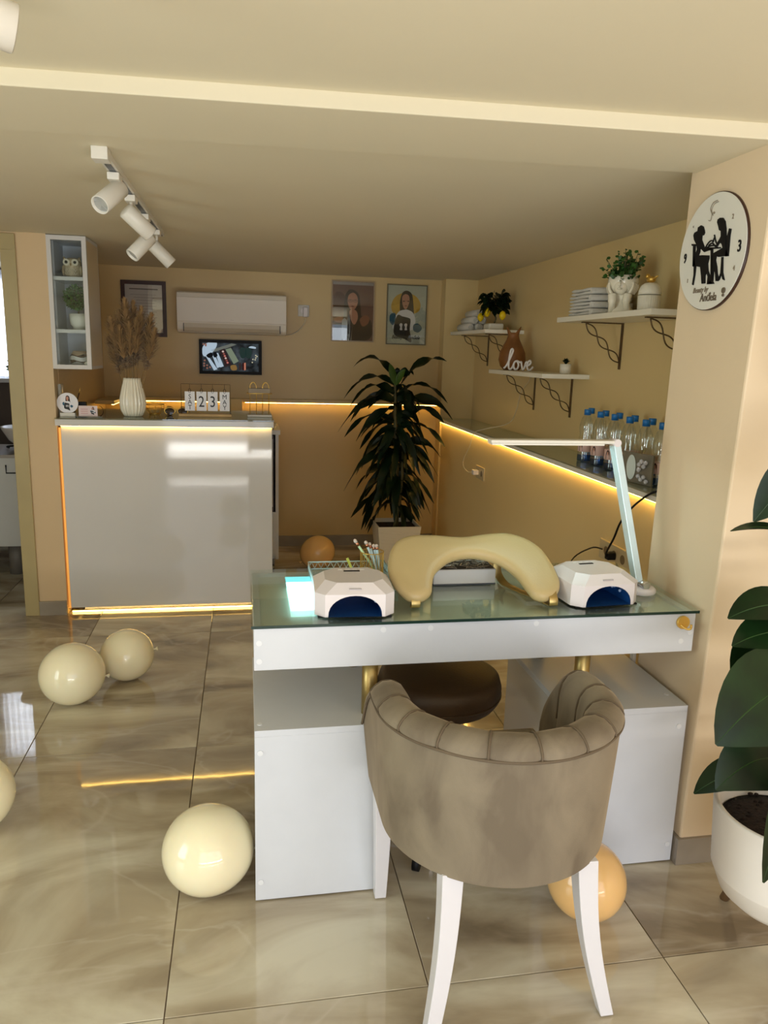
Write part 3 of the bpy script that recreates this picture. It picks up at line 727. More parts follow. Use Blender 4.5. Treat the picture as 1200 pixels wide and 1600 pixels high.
# seat
sv = []
sp = [(CX-.19+.0*0, CY+.215), (CX-.2, CY+.1), (CX-.2, CY-.02)]+[(CX+.195*cos(pi+a), CY+.19*sin(pi+a)) for a in [pi*k/10 for k in range(1, 10)]]+[(CX+.2, CY-.02), (CX+.2, CY+.1), (CX+.19, CY+.215)]
mb = MB(); k = len(sp); cx_, cy_ = CX, CY+.03; vs = []
prof = [(.97, .405), (1, .415), (1.0, .455), (.97, .478), (.88, .488), (.5, .494)]
for f, z in prof:
    for x, y in sp: vs.append((cx_+(x-cx_)*f, cy_+(y-cy_)*f, z))
fs = [(r*k+i, r*k+(i+1) % k, (r+1)*k+(i+1) % k, (r+1)*k+i) for r in range(len(prof)-1) for i in range(k)]
fs.append(tuple((len(prof)-1)*k+i for i in range(k))); fs.append(tuple(reversed(range(k))))
mb.add(vs, fs, True).build('seat', M_VELVET, ch)
# seat rail under the cushion, front and bottom cover
mb = MB(); vs = []
rail = [upath(i/60, RX-.018)[0] for i in range(61)]
for z in (.375, .41):
    for p in rail: vs.append((p.x, p.y, z))
n = len(rail); fs = [(i, (i+1) % n, n+(i+1) % n, n+i) for i in range(n)]+[tuple(reversed(range(n))), tuple(n+i for i in range(n))]
mb.add(vs, fs).build('seat_rail', M_VELVET, ch)
def sabre(top, bot, bow, w0=.048, w1=.031):
    top, bot = Vector(top), Vector(bot); mb = MB(); vs = []; m_ = 10
    for i in range(m_+1):
        f = i/m_; p = top.lerp(bot, f)+Vector(bow)*sin(pi*min(1, f*1.0))
        w = w0+(w1-w0)*f
        for a, b in ((-1, -1), (1, -1), (1, 1), (-1, 1)): vs.append(p+Vector((a*w/2, b*w/2, 0)))
    fs = [(4*i+j, 4*i+(j+1) % 4, 4*i+4+(j+1) % 4, 4*i+4+j) for i in range(m_) for j in range(4)]+[(3, 2, 1, 0), tuple(4*m_+j for j in range(4))]
    return mb.add(vs, fs)
M_LEG = mat('white_lacquered_wood', (218, 216, 220), .28, var=.01)
for tp, bt_, bow in (((.428, 1.398, .378), (.384, 1.345, .004), (.010, .004, 0)), ((.736, 1.398, .378), (.797, 1.352, .004), (-.012, .004, 0)),
                     ((.345, 1.765, .378), (.352, 1.80, .004), (-.0, -.008, 0)), ((.81, 1.765, .378), (.818, 1.80, .004), (0, -.008, 0))):
    sabre(tp, bt_, bow).build('leg', M_LEG, ch, bevel=.002)

# ------------------------------------------------------------------ balloons
def balloon(c, r, label, m, tilt=(0, 0), st=1.0, knot=True):
    c = Vector(c); t = thing('balloon', c-Vector((0, 0, c.z)), label, 'balloon', 'balloons lying on the floor')
    M = Matrix.Rotation(tilt[0], 4, 'X') @ Matrix.Rotation(tilt[1], 4, 'Y')
    prof = []
    for i in range(25):
        th = pi*i/24; z = -cos(th)*r*(st if cos(th) < 0 else st*1.04); prof.append((max(0, r*sin(th)), z))
    prof[0] = (0, prof[0][1]); prof[-1] = (0, prof[-1][1])
    MB().lathe(prof, 40, (0, 0, 0), M=Matrix.Translation(c) @ M).build('skin', m, t)
    if knot:
        zb = -r*st*1.04
        MB().lathe([(.003, zb+.004), (.0035, zb-.006), (.009, zb-.014), (.0095, zb-.017), (.002, zb-.012)], 12, (0, 0, 0), M=Matrix.Translation(c) @ M).build('knot', m, t)
    return t
balloon((-.717, 3.119, .128), .128, 'cream balloon in the pair near the counter, left and larger', M_BALLOON, (R(50), R(-70)), 1.0)
balloon((-.529, 3.329, .116), .114, 'cream balloon in the pair near the counter, right and smaller', M_BALLOON, (R(-20), R(-100)), 1.0)
balloon((-.112, 1.894, .124), .119, 'large cream balloon on the floor beside the white desk', M_BALLOON, (R(35), R(-80)), 1.02)
balloon((-.823, 2.254, .122), .12, 'cream balloon cut off by the left edge of the photo', M_BALLOON, (R(70), R(60)), 1.0)
balloon((.48, 5.04, .115), .113, 'tan balloon in the dim corner beside the square planter', M_BALLOON_G, (R(0), R(60)), 1.06)
balloon((.885, 1.655, .104), .103, 'tan balloon behind the rear right leg of the velvet chair', M_BALLOON_G, (R(60), R(20)), 1.0)

# ------------------------------------------------------------------ plants
def leafmesh(mb, base, tip, w, droop=.1, sag=0.0, n=8, cup=.25, roll=0.0, peak=.45, wave=0.0, curl=0.0):
    base, tip = Vector(base), Vector(tip); d = tip-base; L = d.length
    ctrl = base.lerp(tip, .5)+Vector((0, 0, droop)); pts = []
    for i in range(n+1):
        f = i/n; p = base*(1-f)**2+ctrl*2*f*(1-f)+tip*f*f; pts.append(p)
    vs = []
    for i, p in enumerate(pts):
        f = i/n; t = (pts[min(i+1, n)]-pts[max(i-1, 0)]).normalized()
        side = t.cross(Vector((0, 0, 1)))
        side = side.normalized() if side.length > .05 else Vector((1, 0, 0))
        up = side.cross(t).normalized()
        side = (Matrix.Rotation(roll+wave*sin(f*9), 3, t) @ side); up = side.cross(t).normalized()
        ww = w/2*(sin(pi*min(1, f**(math.log(.5)/math.log(peak))))**.8 if 0 < f < 1 else 0.03)+.0008
        vs += [p-side*ww+up*cup*ww, p, p+side*ww+up*cup*ww]
    fs = []
    for i in range(n):
        a = 3*i; fs += [(a, a+1, a+4, a+3), (a+1, a+2, a+5, a+4)]
    return mb.add(vs, fs, True)
random.seed(11)
dr = thing('dracaena_plant', (1.03, 5.12, 0), 'tall dark dracaena with drooping strap leaves in a white ribbed planter', 'plant')
SX, SY = 1.03, 5.15
def sqpot(x, y, w0, w1, h, n=26):
    mb = MB(); vs = []; lv = n*2
    for i in range(lv+1):
        f = i/lv; w = (w0+(w1-w0)*f)/2+(.0012 if i % 2 else 0); z = h*f
        for a, b in ((-1, -1), (1, -1), (1, 1), (-1, 1)): vs.append((x+a*w, y+b*w, z))
    fs = [(4*i+j, 4*i+(j+1) % 4, 4*i+4+(j+1) % 4, 4*i+4+j) for i in range(lv) for j in range(4)]
    b = len(vs); wi = w1/2-.008
    for a, c in ((-1, -1), (1, -1), (1, 1), (-1, 1)): vs.append((x+a*wi, y+c*wi, h))
    for a, c in ((-1, -1), (1, -1), (1, 1), (-1, 1)): vs.append((x+a*wi, y+c*wi, h-.03))
    for j in range(4):
        fs.append((4*lv+j, 4*lv+(j+1) % 4, b+(j+1) % 4, b+j)); fs.append((b+j, b+(j+1) % 4, b+4+(j+1) % 4, b+4+j))
    fs.append((3, 2, 1, 0))
    return mb.add(vs, fs)
sqpot(1.035, 5.12, .235, .30, .30).build('planter', mat('white_ribbed_plastic', (216, 206, 186), .45, var=.02), dr)
MB().box(1.035-.14, 1.035+.14, 4.98, 5.26, .262, .272).build('soil', M_SOIL, dr)
MB().tube(cr([(1.04, 5.12, .27), (1.035, 5.14, .6), (1.015, 5.15, 1.0), (1.005, 5.15, 1.28)], 5), [.017]*10+[.012]*6, 10).build('stem', M_STEM, dr)
MB().tube(cr([(1.02, 5.10, .27), (1.06, 5.10, .5), (1.07, 5.12, .8)], 5), .010, 8).build('stem', M_STEM, dr)
TIPS = [(0.696, 5.01, 1.367, 1.285), (1.312, 4.965, 1.421, 1.198), (0.645, 5.065, 1.158, 1.237), (1.335, 4.983, 1.146, 1.178), (0.674, 4.953, 1.119, 1.178), (0.61, 5.067, 0.937, 1.11), (0.677, 5.242, 0.884, 0.992), (1.435, 5.202, 1.017, 1.08), (1.371, 5.19, 0.997, 0.982), (1.34, 5.005, 0.843, 0.932), (1.335, 5.112, 0.764, 0.792), (1.303, 5.024, 0.641, 0.792), (1.242, 4.989, 0.677, 0.671), (0.643, 4.966, 0.553, 0.772), (0.729, 5.003, 0.407, 0.61), (0.809, 5.245, 0.219, 0.549), (0.829, 5.212, 0.237, 0.529), (1.303, 5.204, 0.339, 0.57), (1.258, 5.202, 0.371, 0.59), (1.163, 4.996, 0.415, 0.529), (1.107, 5.035, 1.325, 1.227), (0.736, 5.179, 1.025, 1.129), (0.763, 5.221, 0.517, 0.651), (0.762, 5.229, 0.618, 0.893), (0.677, 4.959, 1.015, 1.129), (1.039, 5.136, 1.334, 1.246), (1.161, 5.158, 0.329, 0.549), (0.901, 5.102, 0.344, 0.57)]
for (x, y, z, bz) in TIPS:
    h = abs(x-1.02); leafmesh(MB(), (1.015, 5.15, bz), (x, y, z), .058+random.random()*.022, droop=.10+h*.3, n=12, cup=.3, wave=.6, roll=random.uniform(-.9, .9)).build('leaf', M_LEAF_D, dr, fix=False)
for i in range(84):
    bz = .42+.82*(i/84); a = random.uniform(0, 2*pi); L = random.uniform(.15, .31)*(1.0 if bz < 1.1 else .75)
    tip = (1.02+L*cos(a), 5.15+L*.9*sin(a), bz-random.uniform(.10, .30)*(1 if bz < 1.1 else .4))
    leafmesh(MB(), (1.02, 5.15, bz), tip, random.uniform(.05, .075), droop=.12, n=9, cup=.3, wave=.5, roll=random.uniform(-1, 1)).build('leaf', M_LEAF_D, dr, fix=False)
for tip in ((.955, 5.10, 1.395), (1.06, 5.08, 1.36)):
    o = leafmesh(MB(), (1.005, 5.12, 1.25), tip, .05, droop=.02, n=8, roll=R(80)).build('leaf', M_LEAF_Y, dr, fix=False); o['label'] = 'light green young leaf'

# rubber plant at the right edge
rp = thing('rubber_plant', (1.323, 1.49, 0), 'rubber plant with broad dark leaves in a ribbed white tripod pot', 'plant')
PC = (1.323, 1.49, 0); prof = [(0, .10), (.06, .103), (.105, .118), (.14, .15), (.16, .20)]
for i in range(1, 33):
    f = i/32; prof.append((.16+.012*f+(.0022 if i % 2 else 0), .20+.18*f))
prof += [(.166, .382), (.16, .378), (.156, .30), (.15, .28)]
MB().lathe(prof, 56, PC).build('pot', mat('white_ribbed_ceramic', (228, 222, 212), .5, var=.02), rp)
MB().lathe([(0, .335), (.10, .333), (.154, .325)], 32, PC).build('soil', M_SOIL, rp)
ck = MB()
for i in range(90):
    a = random.uniform(0, 2*pi); r_ = .145*math.sqrt(random.random()); ck.sphere((PC[0]+r_*cos(a), PC[1]+r_*sin(a), .334), random.uniform(.003, .009), 6, 4, sc=(1, .7, .5))
tag(ck.build('soil_crumbs', M_SOIL, rp), kind='stuff')
for a in (R(97), R(340), R(272)):
    p = Vector((PC[0]+.105*cos(a), PC[1]+.105*sin(a), .135)); q = Vector((PC[0]+.165*cos(a), PC[1]+.165*sin(a), .0))
    MB().tube([p, q], [.019, .012], 12).build('leg', M_WALNUT, rp)
MB().tube(cr([(1.33, 1.49, .32), (1.325, 1.5, .7), (1.335, 1.49, 1.2), (1.33, 1.5, 1.45)], 5), .009, 8).build('stem', M_STEM, rp)
RL = [((1.33, 1.49, 1.30), (1.172, 1.56, 1.10), .11, .05, R(-70)), ((1.33, 1.49, 1.04), (1.036, 1.45, 1.105), .045, .055, R(-12)),
      ((1.33, 1.49, .90), (1.093, 1.50, .885), .10, .05, R(-30)), ((1.33, 1.49, .84), (1.098, 1.48, .825), .10, .045, R(-35)),
      ((1.33, 1.46, .76), (1.016, 1.38, .637), .21, .075, R(-58)), ((1.33, 1.52, .80), (1.16, 1.52, .68), .20, .05, R(-62)),
      ((1.33, 1.46, .52), (1.075, 1.44, .485), .145, .10, R(-45)), ((1.33, 1.55, .46), (1.118, 1.58, .385), .09, .05, R(-25)),
      ((1.32, 1.43, .58), (1.073, 1.25, .385), .15, .10, R(-62)), ((1.33, 1.5, 1.3), (1.48, 1.42, 1.45), .12, .03, R(-40)), ((1.33, 1.5, .95), (1.58, 1.45, .9), .14, .03, R(-40)), ((1.33, 1.5, .65), (1.56, 1.38, .62), .14, .03, R(-40)), ((1.33, 1.5, 1.4), (1.30, 1.62, 1.62), .09, .02, R(-30))]
for i, (b, t_, w, dr_, ro) in enumerate(RL):
    B = Vector(b).lerp(Vector(t_), .13)
    o = leafmesh(MB(), B, t_, w, dr_, n=14, cup=.18, roll=ro, peak=.5).build('leaf', M_LEAF_R if i not in (2, 3) else M_LEAF_R, rp, fix=False)
    MB().tube([b, B], .003, 6).build('petiole', M_STEM, o)
    # pale midrib
    vs = [o.data.vertices[3*k+1].co+org(rp) for k in range(15)]
    MB().tube([v+Vector((0, 0, .0003)) for v in vs], [.0012]*12+[.0008, .0006, .0003], 5).build('midrib', mat('leaf_midrib_green', (44, 74, 30), 0.35, var=0.1), o)

# ------------------------------------------------------------------ objects on the counter
vz = thing('ribbed_vase', (-.602, 4.35, 1.087), 'white ribbed ceramic vase holding dried pampas grass', 'vase')
MB().lathe([(0, 0), (.040, 0), (.048, .004), (.062, .035), (.0675, .07), (.065, .10), (.054, .15), (.044, .19), (.043, .205), (.039, .205), (.039, .19), (.03, .15)], 120, (-.602, 4.35, 1.0875), rib=22, ribd=.05).build('body', M_CERAM, vz)
pg = thing('pampas_bouquet', (-.602, 4.35, 1.10), 'bushy brown dried pampas grass standing in the white vase', 'dried flowers')
random.seed(5)
tops = [(-.70, 4.33, 1.60), (-.66, 4.37, 1.64), (-.62, 4.33, 1.70), (-.585, 4.38, 1.69), (-.54, 4.34, 1.66), (-.49, 4.36, 1.63), (-.47, 4.33, 1.55), (-.71, 4.37, 1.50), (-.60, 4.30, 1.58), (-.56, 4.31, 1.60), (-.65, 4.30, 1.56)]
for k, tp in enumerate(tops):
    tp = Vector(tp); b = Vector((-.602+(tp.x+.602)*.15, 4.35+(tp.y-4.35)*.2, 1.12))
    mid = b.lerp(tp, .45)+Vector(((tp.x+.602)*.02, 0, 0))
    path = cr([b, mid, tp], 6)
    st_ = MB().tube(path[:9], .0018, 5).build('stalk', M_STRAW, pg)
    pl = MB()
    m0 = b.lerp(tp, .50)
    ax = (tp-m0)
    for i in range(900):
        f = random.random()**.9; c = m0+ax*f; rad = .072*sin(pi*min(1, .14+f*.82))**.8
        a = random.uniform(0, 2*pi); out = Vector((cos(a), sin(a), random.uniform(.1, .9))).normalized()
        if f < .25: out.z -= .7
        L = rad*random.uniform(.5, 1.1)
        side = out.cross(Vector((0, 0, 1)))
        side = side.normalized()*.003 if side.length > .01 else Vector((.003, 0, 0))
        p0 = c+out*L*.1; p1 = c+out*L+Vector((0, 0, .012))
        pl.add([p0-side, p0+side, p1], [(0, 1, 2)])
    tag(pl.build('plume', M_PAMPAS, st_, fix=False), kind='stuff')

# calendar
cal = thing('flip_calendar', (-.22, 4.38, 1.087), 'wire desk calendar with hanging tags reading SAT 23 MAY', 'calendar')
MB().box(-.362, -.075, 4.35, 4.41, 1.0875, 1.103).build('wooden_base', M_PINE, cal, bevel=.002)
MB().tube([(-.348, 4.38, 1.10), (-.348, 4.38, 1.266), (-.082, 4.38, 1.266), (-.082, 4.38, 1.10)], .0022, 6).build('wire_frame', M_BRONZE, cal)
for i, (x, s, sz) in enumerate(((-.302, 'S\nA\nT', .03), (-.239, '2', .078), (-.178, '3', .078), (-.113, 'M\nA\nY', .03))):
    crd = MB().box(x-.027, x+.027, 4.379, 4.381, 1.119, 1.225).build('tag_card', M_CARD, cal, bevel=.0005)
    MB().tube([(x+.006*cos(a), 4.38, 1.219+.010+.012*sin(a)) for a in [2*pi*k/16 for k in range(16)]], .0014, 5, closed=True).tube([(x, 4.38, 1.24), (x, 4.38, 1.266)], .001, 5).build('ring', M_BLACK, crd)
    if len(s) > 1:
        for j, c_ in enumerate(s.split('\n')): text('letter', c_, .036, M_INK, crd, facing_cam(x, 4.378, 1.196-j*.0295), .0004, sx=.95)
    else: text('numeral', s, .086, M_INK, crd, facing_cam(x, 4.378, 1.167), .0004, sx=.8)
# round logo stand with business cards
def portrait(parent, cx, y, cz, s, apron=True):
    """small printed figure: woman with long dark hair, white top and dark apron"""
    F = lambda pts: [(cx+a*s, cz+b*s) for a, b in pts]
    T = lambda d: Matrix.Translation((0, y-d, 0))
    def flat(name, pts, m, d, smooth=True):
        P = [(p.x, p.y) for p in cr(F(pts), 4, True)] if smooth else F(pts)
        return MB().prism(P, .0004, T(d)).build(name, m, parent)
    flat('printed_hair', [(-.10, .30), (-.06, .46), (.03, .50), (.12, .44), (.15, .28), (.17, .10), (.18, -.08), (.10, -.06), (-.02, .0), (-.09, .12)], M_HAIR, .0004)
    flat('printed_face', [(-.06, .30), (-.055, .40), (.01, .44), (.07, .40), (.075, .30), (.04, .20), (.01, .17), (-.03, .20)], M_SKIN, .0008)
    flat('printed_shirt', [(-.12, .12), (-.02, .16), (.06, .16), (.16, .10), (.2, -.05), (.14, -.2), (-.2, -.2), (-.2, -.02)], M_CARD, .0007)
    flat('printed_sleeve', [(-.28, .06), (-.19, .10), (-.17, -.02), (-.22, -.12), (-.28, -.06)], mat('print_blue', (52, 96, 120), .6, var=0), .0009)
    flat('printed_sleeve', [(.17, -.10), (.26, -.08), (.33, -.16), (.26, -.24), (.17, -.2)], mat('print_blue', (52, 96, 120), .6, var=0), .0009)
    flat('printed_apron', [(-.14, .06), (-.04, .04), (.06, .02), (.11, -.02), (.10, -.2), (.14, -.42), (.0, -.36), (-.18, -.30), (-.20, -.14)], M_INK, .0011)
    for a, b in ((-.07, -.13), (.02, -.13)):
        flat('printed_emblem', [(a, b+.05), (a+.03, b+.03), (a+.02, b-.03), (a+.03, b-.07), (a-.02, b-.07), (a-.01, b-.02), (a-.03, b+.02)], M_CARD, .0014)
lg2 = thing('logo_stand', (-.9, 4.27, 1.087), 'round white logo sign with a printed woman at counter left end', 'sign stand')
MB().tube([(-.923, 4.275, 1.158), (-.923, 4.281, 1.158)], .0535, 40).build('disc', M_CARD, lg2)
MB().box(-.96, -.885, 4.262, 4.294, 1.0875, 1.107).build('foot', M_WHITE_MT, lg2, bevel=.001)
portrait(lg2, -.923, 4.2745, 1.155, .085)
ch_ = thing('card_holder', (-.81, 4.27, 1.087), 'clear low holder with pink and white business cards beside the round sign', 'card holder')
MB().box(-.88, -.745, 4.235, 4.31, 1.0875, 1.092).build('tray', M_ACRYL, ch_)
pcd = MB().box(-.866, -.772, 4.262, 4.272, 1.092, 1.146).build('business_cards', mat('pink_white_card', (226, 204, 200), .5, var=0), ch_)
for j in range(3): MB().box(-.855, -.82, 4.2612, 4.262, 1.105+j*.011, 1.1075+j*.011).build('printed_line', mat('pink_print', (196, 130, 130), .6, var=0), pcd)
portrait(pcd, -.795, 4.2615, 1.118, .045)
MB().tube([(-.765+.02*cos(a), 4.28, 1.118+.026*sin(a)) for a in [pi*(-.5+k/12) for k in range(13)]], .0015, 6).build('wire_arc', M_BLACK, ch_)
for nm, lab, a, b in (('pen', 'gold pen standing leftmost behind the round sign', (-.945, 4.31, 1.10), (-.955, 4.315, 1.205)), ('pen', 'bright gold pen tilting right behind the round sign', (-.90, 4.31, 1.10), (-.862, 4.315, 1.238))):
    a, b = Vector(a), Vector(b); pn = thing(nm, a, lab, 'pen', 'gold pens behind the sign')
    MB().tube([a, a.lerp(b, .8)], .003, 8).build('barrel', M_DKWOOD, pn); MB().tube([a.lerp(b, .8), b], [.003, .0012], 8).build('tip', M_GOLD, pn)
tag(MB().box(-.97, -.955, 4.29, 4.35, 1.0875, 1.255).build('menu_card_holder', M_ACRYL, None, (-.96, 4.32, 1.0875), bevel=.001), 'tall clear acrylic card holder against the wall end', 'card holder')
tag(MB().box(-.875, -.835, 4.30, 4.33, 1.0875, 1.163).build('phone_stand', M_BLACK, None, (-.85, 4.31, 1.0875), bevel=.002), 'small black stand behind the business cards', 'stand')
# gold ring holders
bw = thing('wire_bowl', (-.515, 4.5, 1.087), 'round gold wire bowl just right of the ribbed vase', 'bowl')
for z, r_ in ((.003, .03), (.03, .05), (.055, .052)):
    MB().tube([(-.505+r_*cos(a), 4.5+r_*sin(a), 1.088+z) for a in [2*pi*k/28 for k in range(28)]], .0022, 6, closed=True).build('hoop', M_GOLD, bw)
for k in range(8):
    a = 2*pi*k/8; MB().tube(cr([(-.505+.03*cos(a), 4.5+.03*sin(a), 1.091), (-.505+.05*cos(a), 4.5+.05*sin(a), 1.118), (-.505+.052*cos(a), 4.5+.052*sin(a), 1.143)], 3), .0015, 5).build('wire', M_GOLD, bw)
sg = thing('sunglasses', (-.385, 4.42, 1.087), 'dark glasses with gold rims lying left of the calendar', 'glasses')
for x in (-.415, -.345):
    MB().lathe([(0, 0), (.022, .002), (.026, .0)], 20, (0, 0, 0), M=Matrix.Translation((x, 4.42, 1.112)) @ Matrix.Rotation(R(80), 4, 'X')).build('lens', mat('dark_brown_lens', (52, 30, 16), .1, var=0), sg)
    MB().tube([(x+.028*cos(a), 4.418, 1.112+.02*sin(a)) for a in [2*pi*k/20 for k in range(20)]], .003, 6, closed=True).build('rim', M_GOLD, sg)
    sgn = -1 if x < -.38 else 1
    MB().tube(cr([(x+sgn*.03, 4.42, 1.118), (x+sgn*.034, 4.47, 1.116), (x+sgn*.03, 4.54, 1.094)], 4), .0025, 6).build('temple', M_GOLD, sg)
MB().tube(cr([(-.389, 4.42, 1.114), (-.38, 4.417, 1.12), (-.371, 4.42, 1.114)], 4), .0025, 6).build('bridge', M_GOLD, sg)
# gold wire basket
bk = thing('wire_basket', (.08, 4.42, 1.087), 'tall gold wire stand with arched loops at counter right end', 'wire stand')
MB().box(.012, .148, 4.38, 4.46, 1.0875, 1.101).build('base', mat('pale_marble_base', (206, 200, 190), .3, var=.1), bk, bevel=.002)
for x in (.045, .115):
    for y in (4.39, 4.45):
        MB().tube([(x-.018, y, 1.10), (x-.018, y, 1.25)]+[(x-.018*cos(a), y, 1.25+.03*sin(a)) for a in [pi*k/10 for k in range(1, 10)]]+[(x+.018, y, 1.25), (x+.018, y, 1.10)], .0017, 6).build('loop', M_GOLD, bk)
MB().tube([(.01, 4.38, 1.22), (.15, 4.38, 1.22), (.15, 4.46, 1.22), (.01, 4.46, 1.22)], .0018, 6, closed=True).build('rail', M_GOLD, bk)
MB().box(.02, .14, 4.386, 4.454, 1.222, 1.248).build('box', mat('grey_beige_box', (150, 134, 112), .5, var=.05), bk, bevel=.002)
# cream monitor back
tag(MB().box(-.125, -.02, 5.585, 5.62, 1.0, 1.113).build('cover_box', M_WALL_S, None, (-.07, 5.6, 1.0), bevel=.003), 'beige cover box interrupting the strip light behind the calendar', 'cover box')

# ------------------------------------------------------------------ wall cabinet with glass door
wc = thing('wall_cabinet', (-.88, 4.4, 1.33), 'narrow white wall cabinet with glass door and two inner shelves', 'cabinet')
a0, a1, z0, z1, yf = -.976, -.785, 1.336, 1.996, 4.24
MB().box(a0, a1, yf+.018, 4.56, z0, z0+.016).box(a0, a1, yf+.018, 4.56, z1-.016, z1).box(a0, a0+.014, yf+.1, 4.56, z0+.016, z1-.016).box(a0, a1, 4.55, 4.56, z0+.016, z1-.016).build('body', mat('cabinet_grey_white', (206, 208, 212), .4, var=.01), wc)
MB().box(a1-.014, a1, yf+.018, 4.55, z0+.016, z1-.016).build('side_panel', mat('cabinet_side_cream', (206, 190, 160), .3, var=.01), wc)
for z in (1.528, 1.79): MB().box(a0+.014, a1-.014, yf+.02, 4.55, z-.009, z+.009).build('shelf', M_WHITE_GL, wc)
df = MB().box(a0, a0+.022, yf, yf+.018, z0, z1).box(a1-.022, a1, yf, yf+.018, z0, z1).box(a0+.022, a1-.022, yf, yf+.018, z0, z0+.022).box(a0+.022, a1-.022, yf, yf+.018, z1-.022, z1).build('door', M_WHITE_GL, wc, bevel=.001)
MB().box(a0+.022, a1-.022, yf+.007, yf+.010, z0+.022, z1-.022).build('door_glass', M_GLASS_CAB, df)
# owl
ow = thing('owl_figurine', (-.88, 4.36, 1.8), 'beige ceramic owl figurine on the cabinet top shelf', 'figurine')
M_OWL = mat('beige_stoneware', (196, 176, 142), .5, var=.25, scale=60, bump=.4, bscale=150)
oc = (-.876, 4.35, 1.8)
MB().lathe([(0, 0), (.036, 0), (.044, .012), (.046, .03), (.042, .05), (.043, .062), (.044, .076), (.036, .092), (.02, .099), (0, .101)], 28, oc).build('body', M_OWL, ow)
for s_ in (-1, 1):
    e = MB().tube([(oc[0]+s_*.021, oc[1]-.046, 1.874), (oc[0]+s_*.021, oc[1]-.030, 1.874)], .0165, 20).build('eye_ring', mat('pale_stoneware', (216, 204, 178), .4, var=.05), ow)
    MB().sphere((oc[0]+s_*.021, oc[1]-.047, 1.874), .0075, 12, 8).build('pupil', M_INK, e)
    MB().lathe([(.012, 0), (.004, .018), (0, .02)], 8, (0, 0, 0), M=Matrix.Translation((oc[0]+s_*.033, oc[1]-.01, 1.885)) @ Matrix.Rotation(s_*R(20), 4, 'Y')).build('ear', M_OWL, ow)
    MB().sphere((oc[0]+s_*.042, oc[1]-.005, 1.835), .02, 12, 8, sc=(.5, .9, 1.4)).build('wing', M_OWL, ow)
MB().lathe([(.005, 0), (0, -.014)], 8, (oc[0], oc[1]-.045, 1.868)).build('beak', M_STRAW, ow)
chv = MB()
for r_ in range(4):
    for k in range(5-r_ % 2):
        x = oc[0]+(k-2+.5*(r_ % 2))*.011; z = 1.815+r_*.009
        chv.tube([(x-.005, oc[1]-.0455, z+.004), (x, oc[1]-.0475, z-.003), (x+.005, oc[1]-.0455, z+.004)], .0013, 5)
chv.build('chest_feathers', mat('pale_stoneware', (216, 204, 178), .4, var=.05), ow)
# topiary ball
tp = thing('topiary_ball', (-.862, 4.37, 1.537), 'green boxwood ball topiary in a white cup, cabinet middle shelf', 'plant')
MB().lathe([(0, 0), (.03, 0), (.031, .014), (.042, .026), (.047, .05), (.048, .082), (.044, .082), (.042, .07), (0, .07)], 32, (-.862, 4.37, 1.538)).build('pot', M_CERAM_M, tp)
MB().tube([(-.862, 4.37, 1.607), (-.862, 4.37, 1.66)], .004, 8).build('stem', M_STEM, tp)
def leafball(mb, c, r, n, ls, sc=(1, 1, 1), up=0.0):
    c = Vector(c)
    for i in range(n):
        a = random.uniform(0, 2*pi); cz_ = random.uniform(-1, 1); q = math.sqrt(1-cz_*cz_)
        d = Vector((q*cos(a)*sc[0], q*sin(a)*sc[1], cz_*sc[2])); p = c+d*r*random.uniform(.72, 1.0)
        t = Vector((random.gauss(0, 1), random.gauss(0, 1), random.gauss(0, 1)+up)).normalized(); t = (t+d*.8).normalized()
        s_ = t.cross(Vector((random.gauss(0, 1), random.gauss(0, 1), random.gauss(0, 1)))).normalized(); L = ls*random.uniform(.7, 1.2)
        mb.add([p, p+t*L*.5+s_*L*.3, p+t*L, p+t*L*.5-s_*L*.3], [(0, 1, 2, 3)])
    return mb
random.seed(8)
MB().sphere((-.865, 4.34, 1.70), .045, 16, 12).build('core', M_LEAF_D, tp)
tag(leafball(MB(), (-.865, 4.34, 1.70), .058, 1100, .015).build('foliage', M_LEAF_B, tp, fix=False), kind='stuff')
# striped bowl
sb = thing('shell_bowl', (-.86, 4.36, 1.352), 'small bowl with brown and white wavy bands, cabinet bottom shelf', 'bowl')
for k, (z, r_, m_) in enumerate(((0, .034, M_STONEBOWL), (.012, .045, mat('brown_wavy_band', (84, 58, 44), .3, var=.1)), (.02, .047, M_STONEBOWL), (.034, .046, mat('brown_wavy_band', (84, 58, 44), .3)), (.04, .043, mat('tan_band', (178, 150, 122), .3, var=.1)))):
    zz = [0, .016, .026, .046, .055, .076][k:k+2]
    rr_ = [.03, .046, .051, .050, .045, .034]
    ms = MB(); n = 40; vs = []
    for j in range(2):
        for i in range(n):
            a = 2*pi*i/n; vs.append((-.862+rr_[k+j]*cos(a), 4.355+rr_[k+j]*sin(a), 1.3525+zz[j]+(.005*sin(3*a+k) if (k+j) not in (0, 5) else 0)))
    ms.add(vs, [(i, (i+1) % n, n+(i+1) % n, n+i) for i in range(n)], True)
    if k == 0: ms.f.append(tuple(reversed(range(n)))); ms.sm.append(False)
    if k == 4: ms.f.append(tuple(n+i for i in range(n))); ms.sm.append(False)
    ms.build('band', m_, sb)
MB().lathe([(0, 0), (.016, .006), (.02, .014), (0, .03)], 12, (-.815, 4.30, 1.352)).build('pale_shell', M_CERAM, sb)

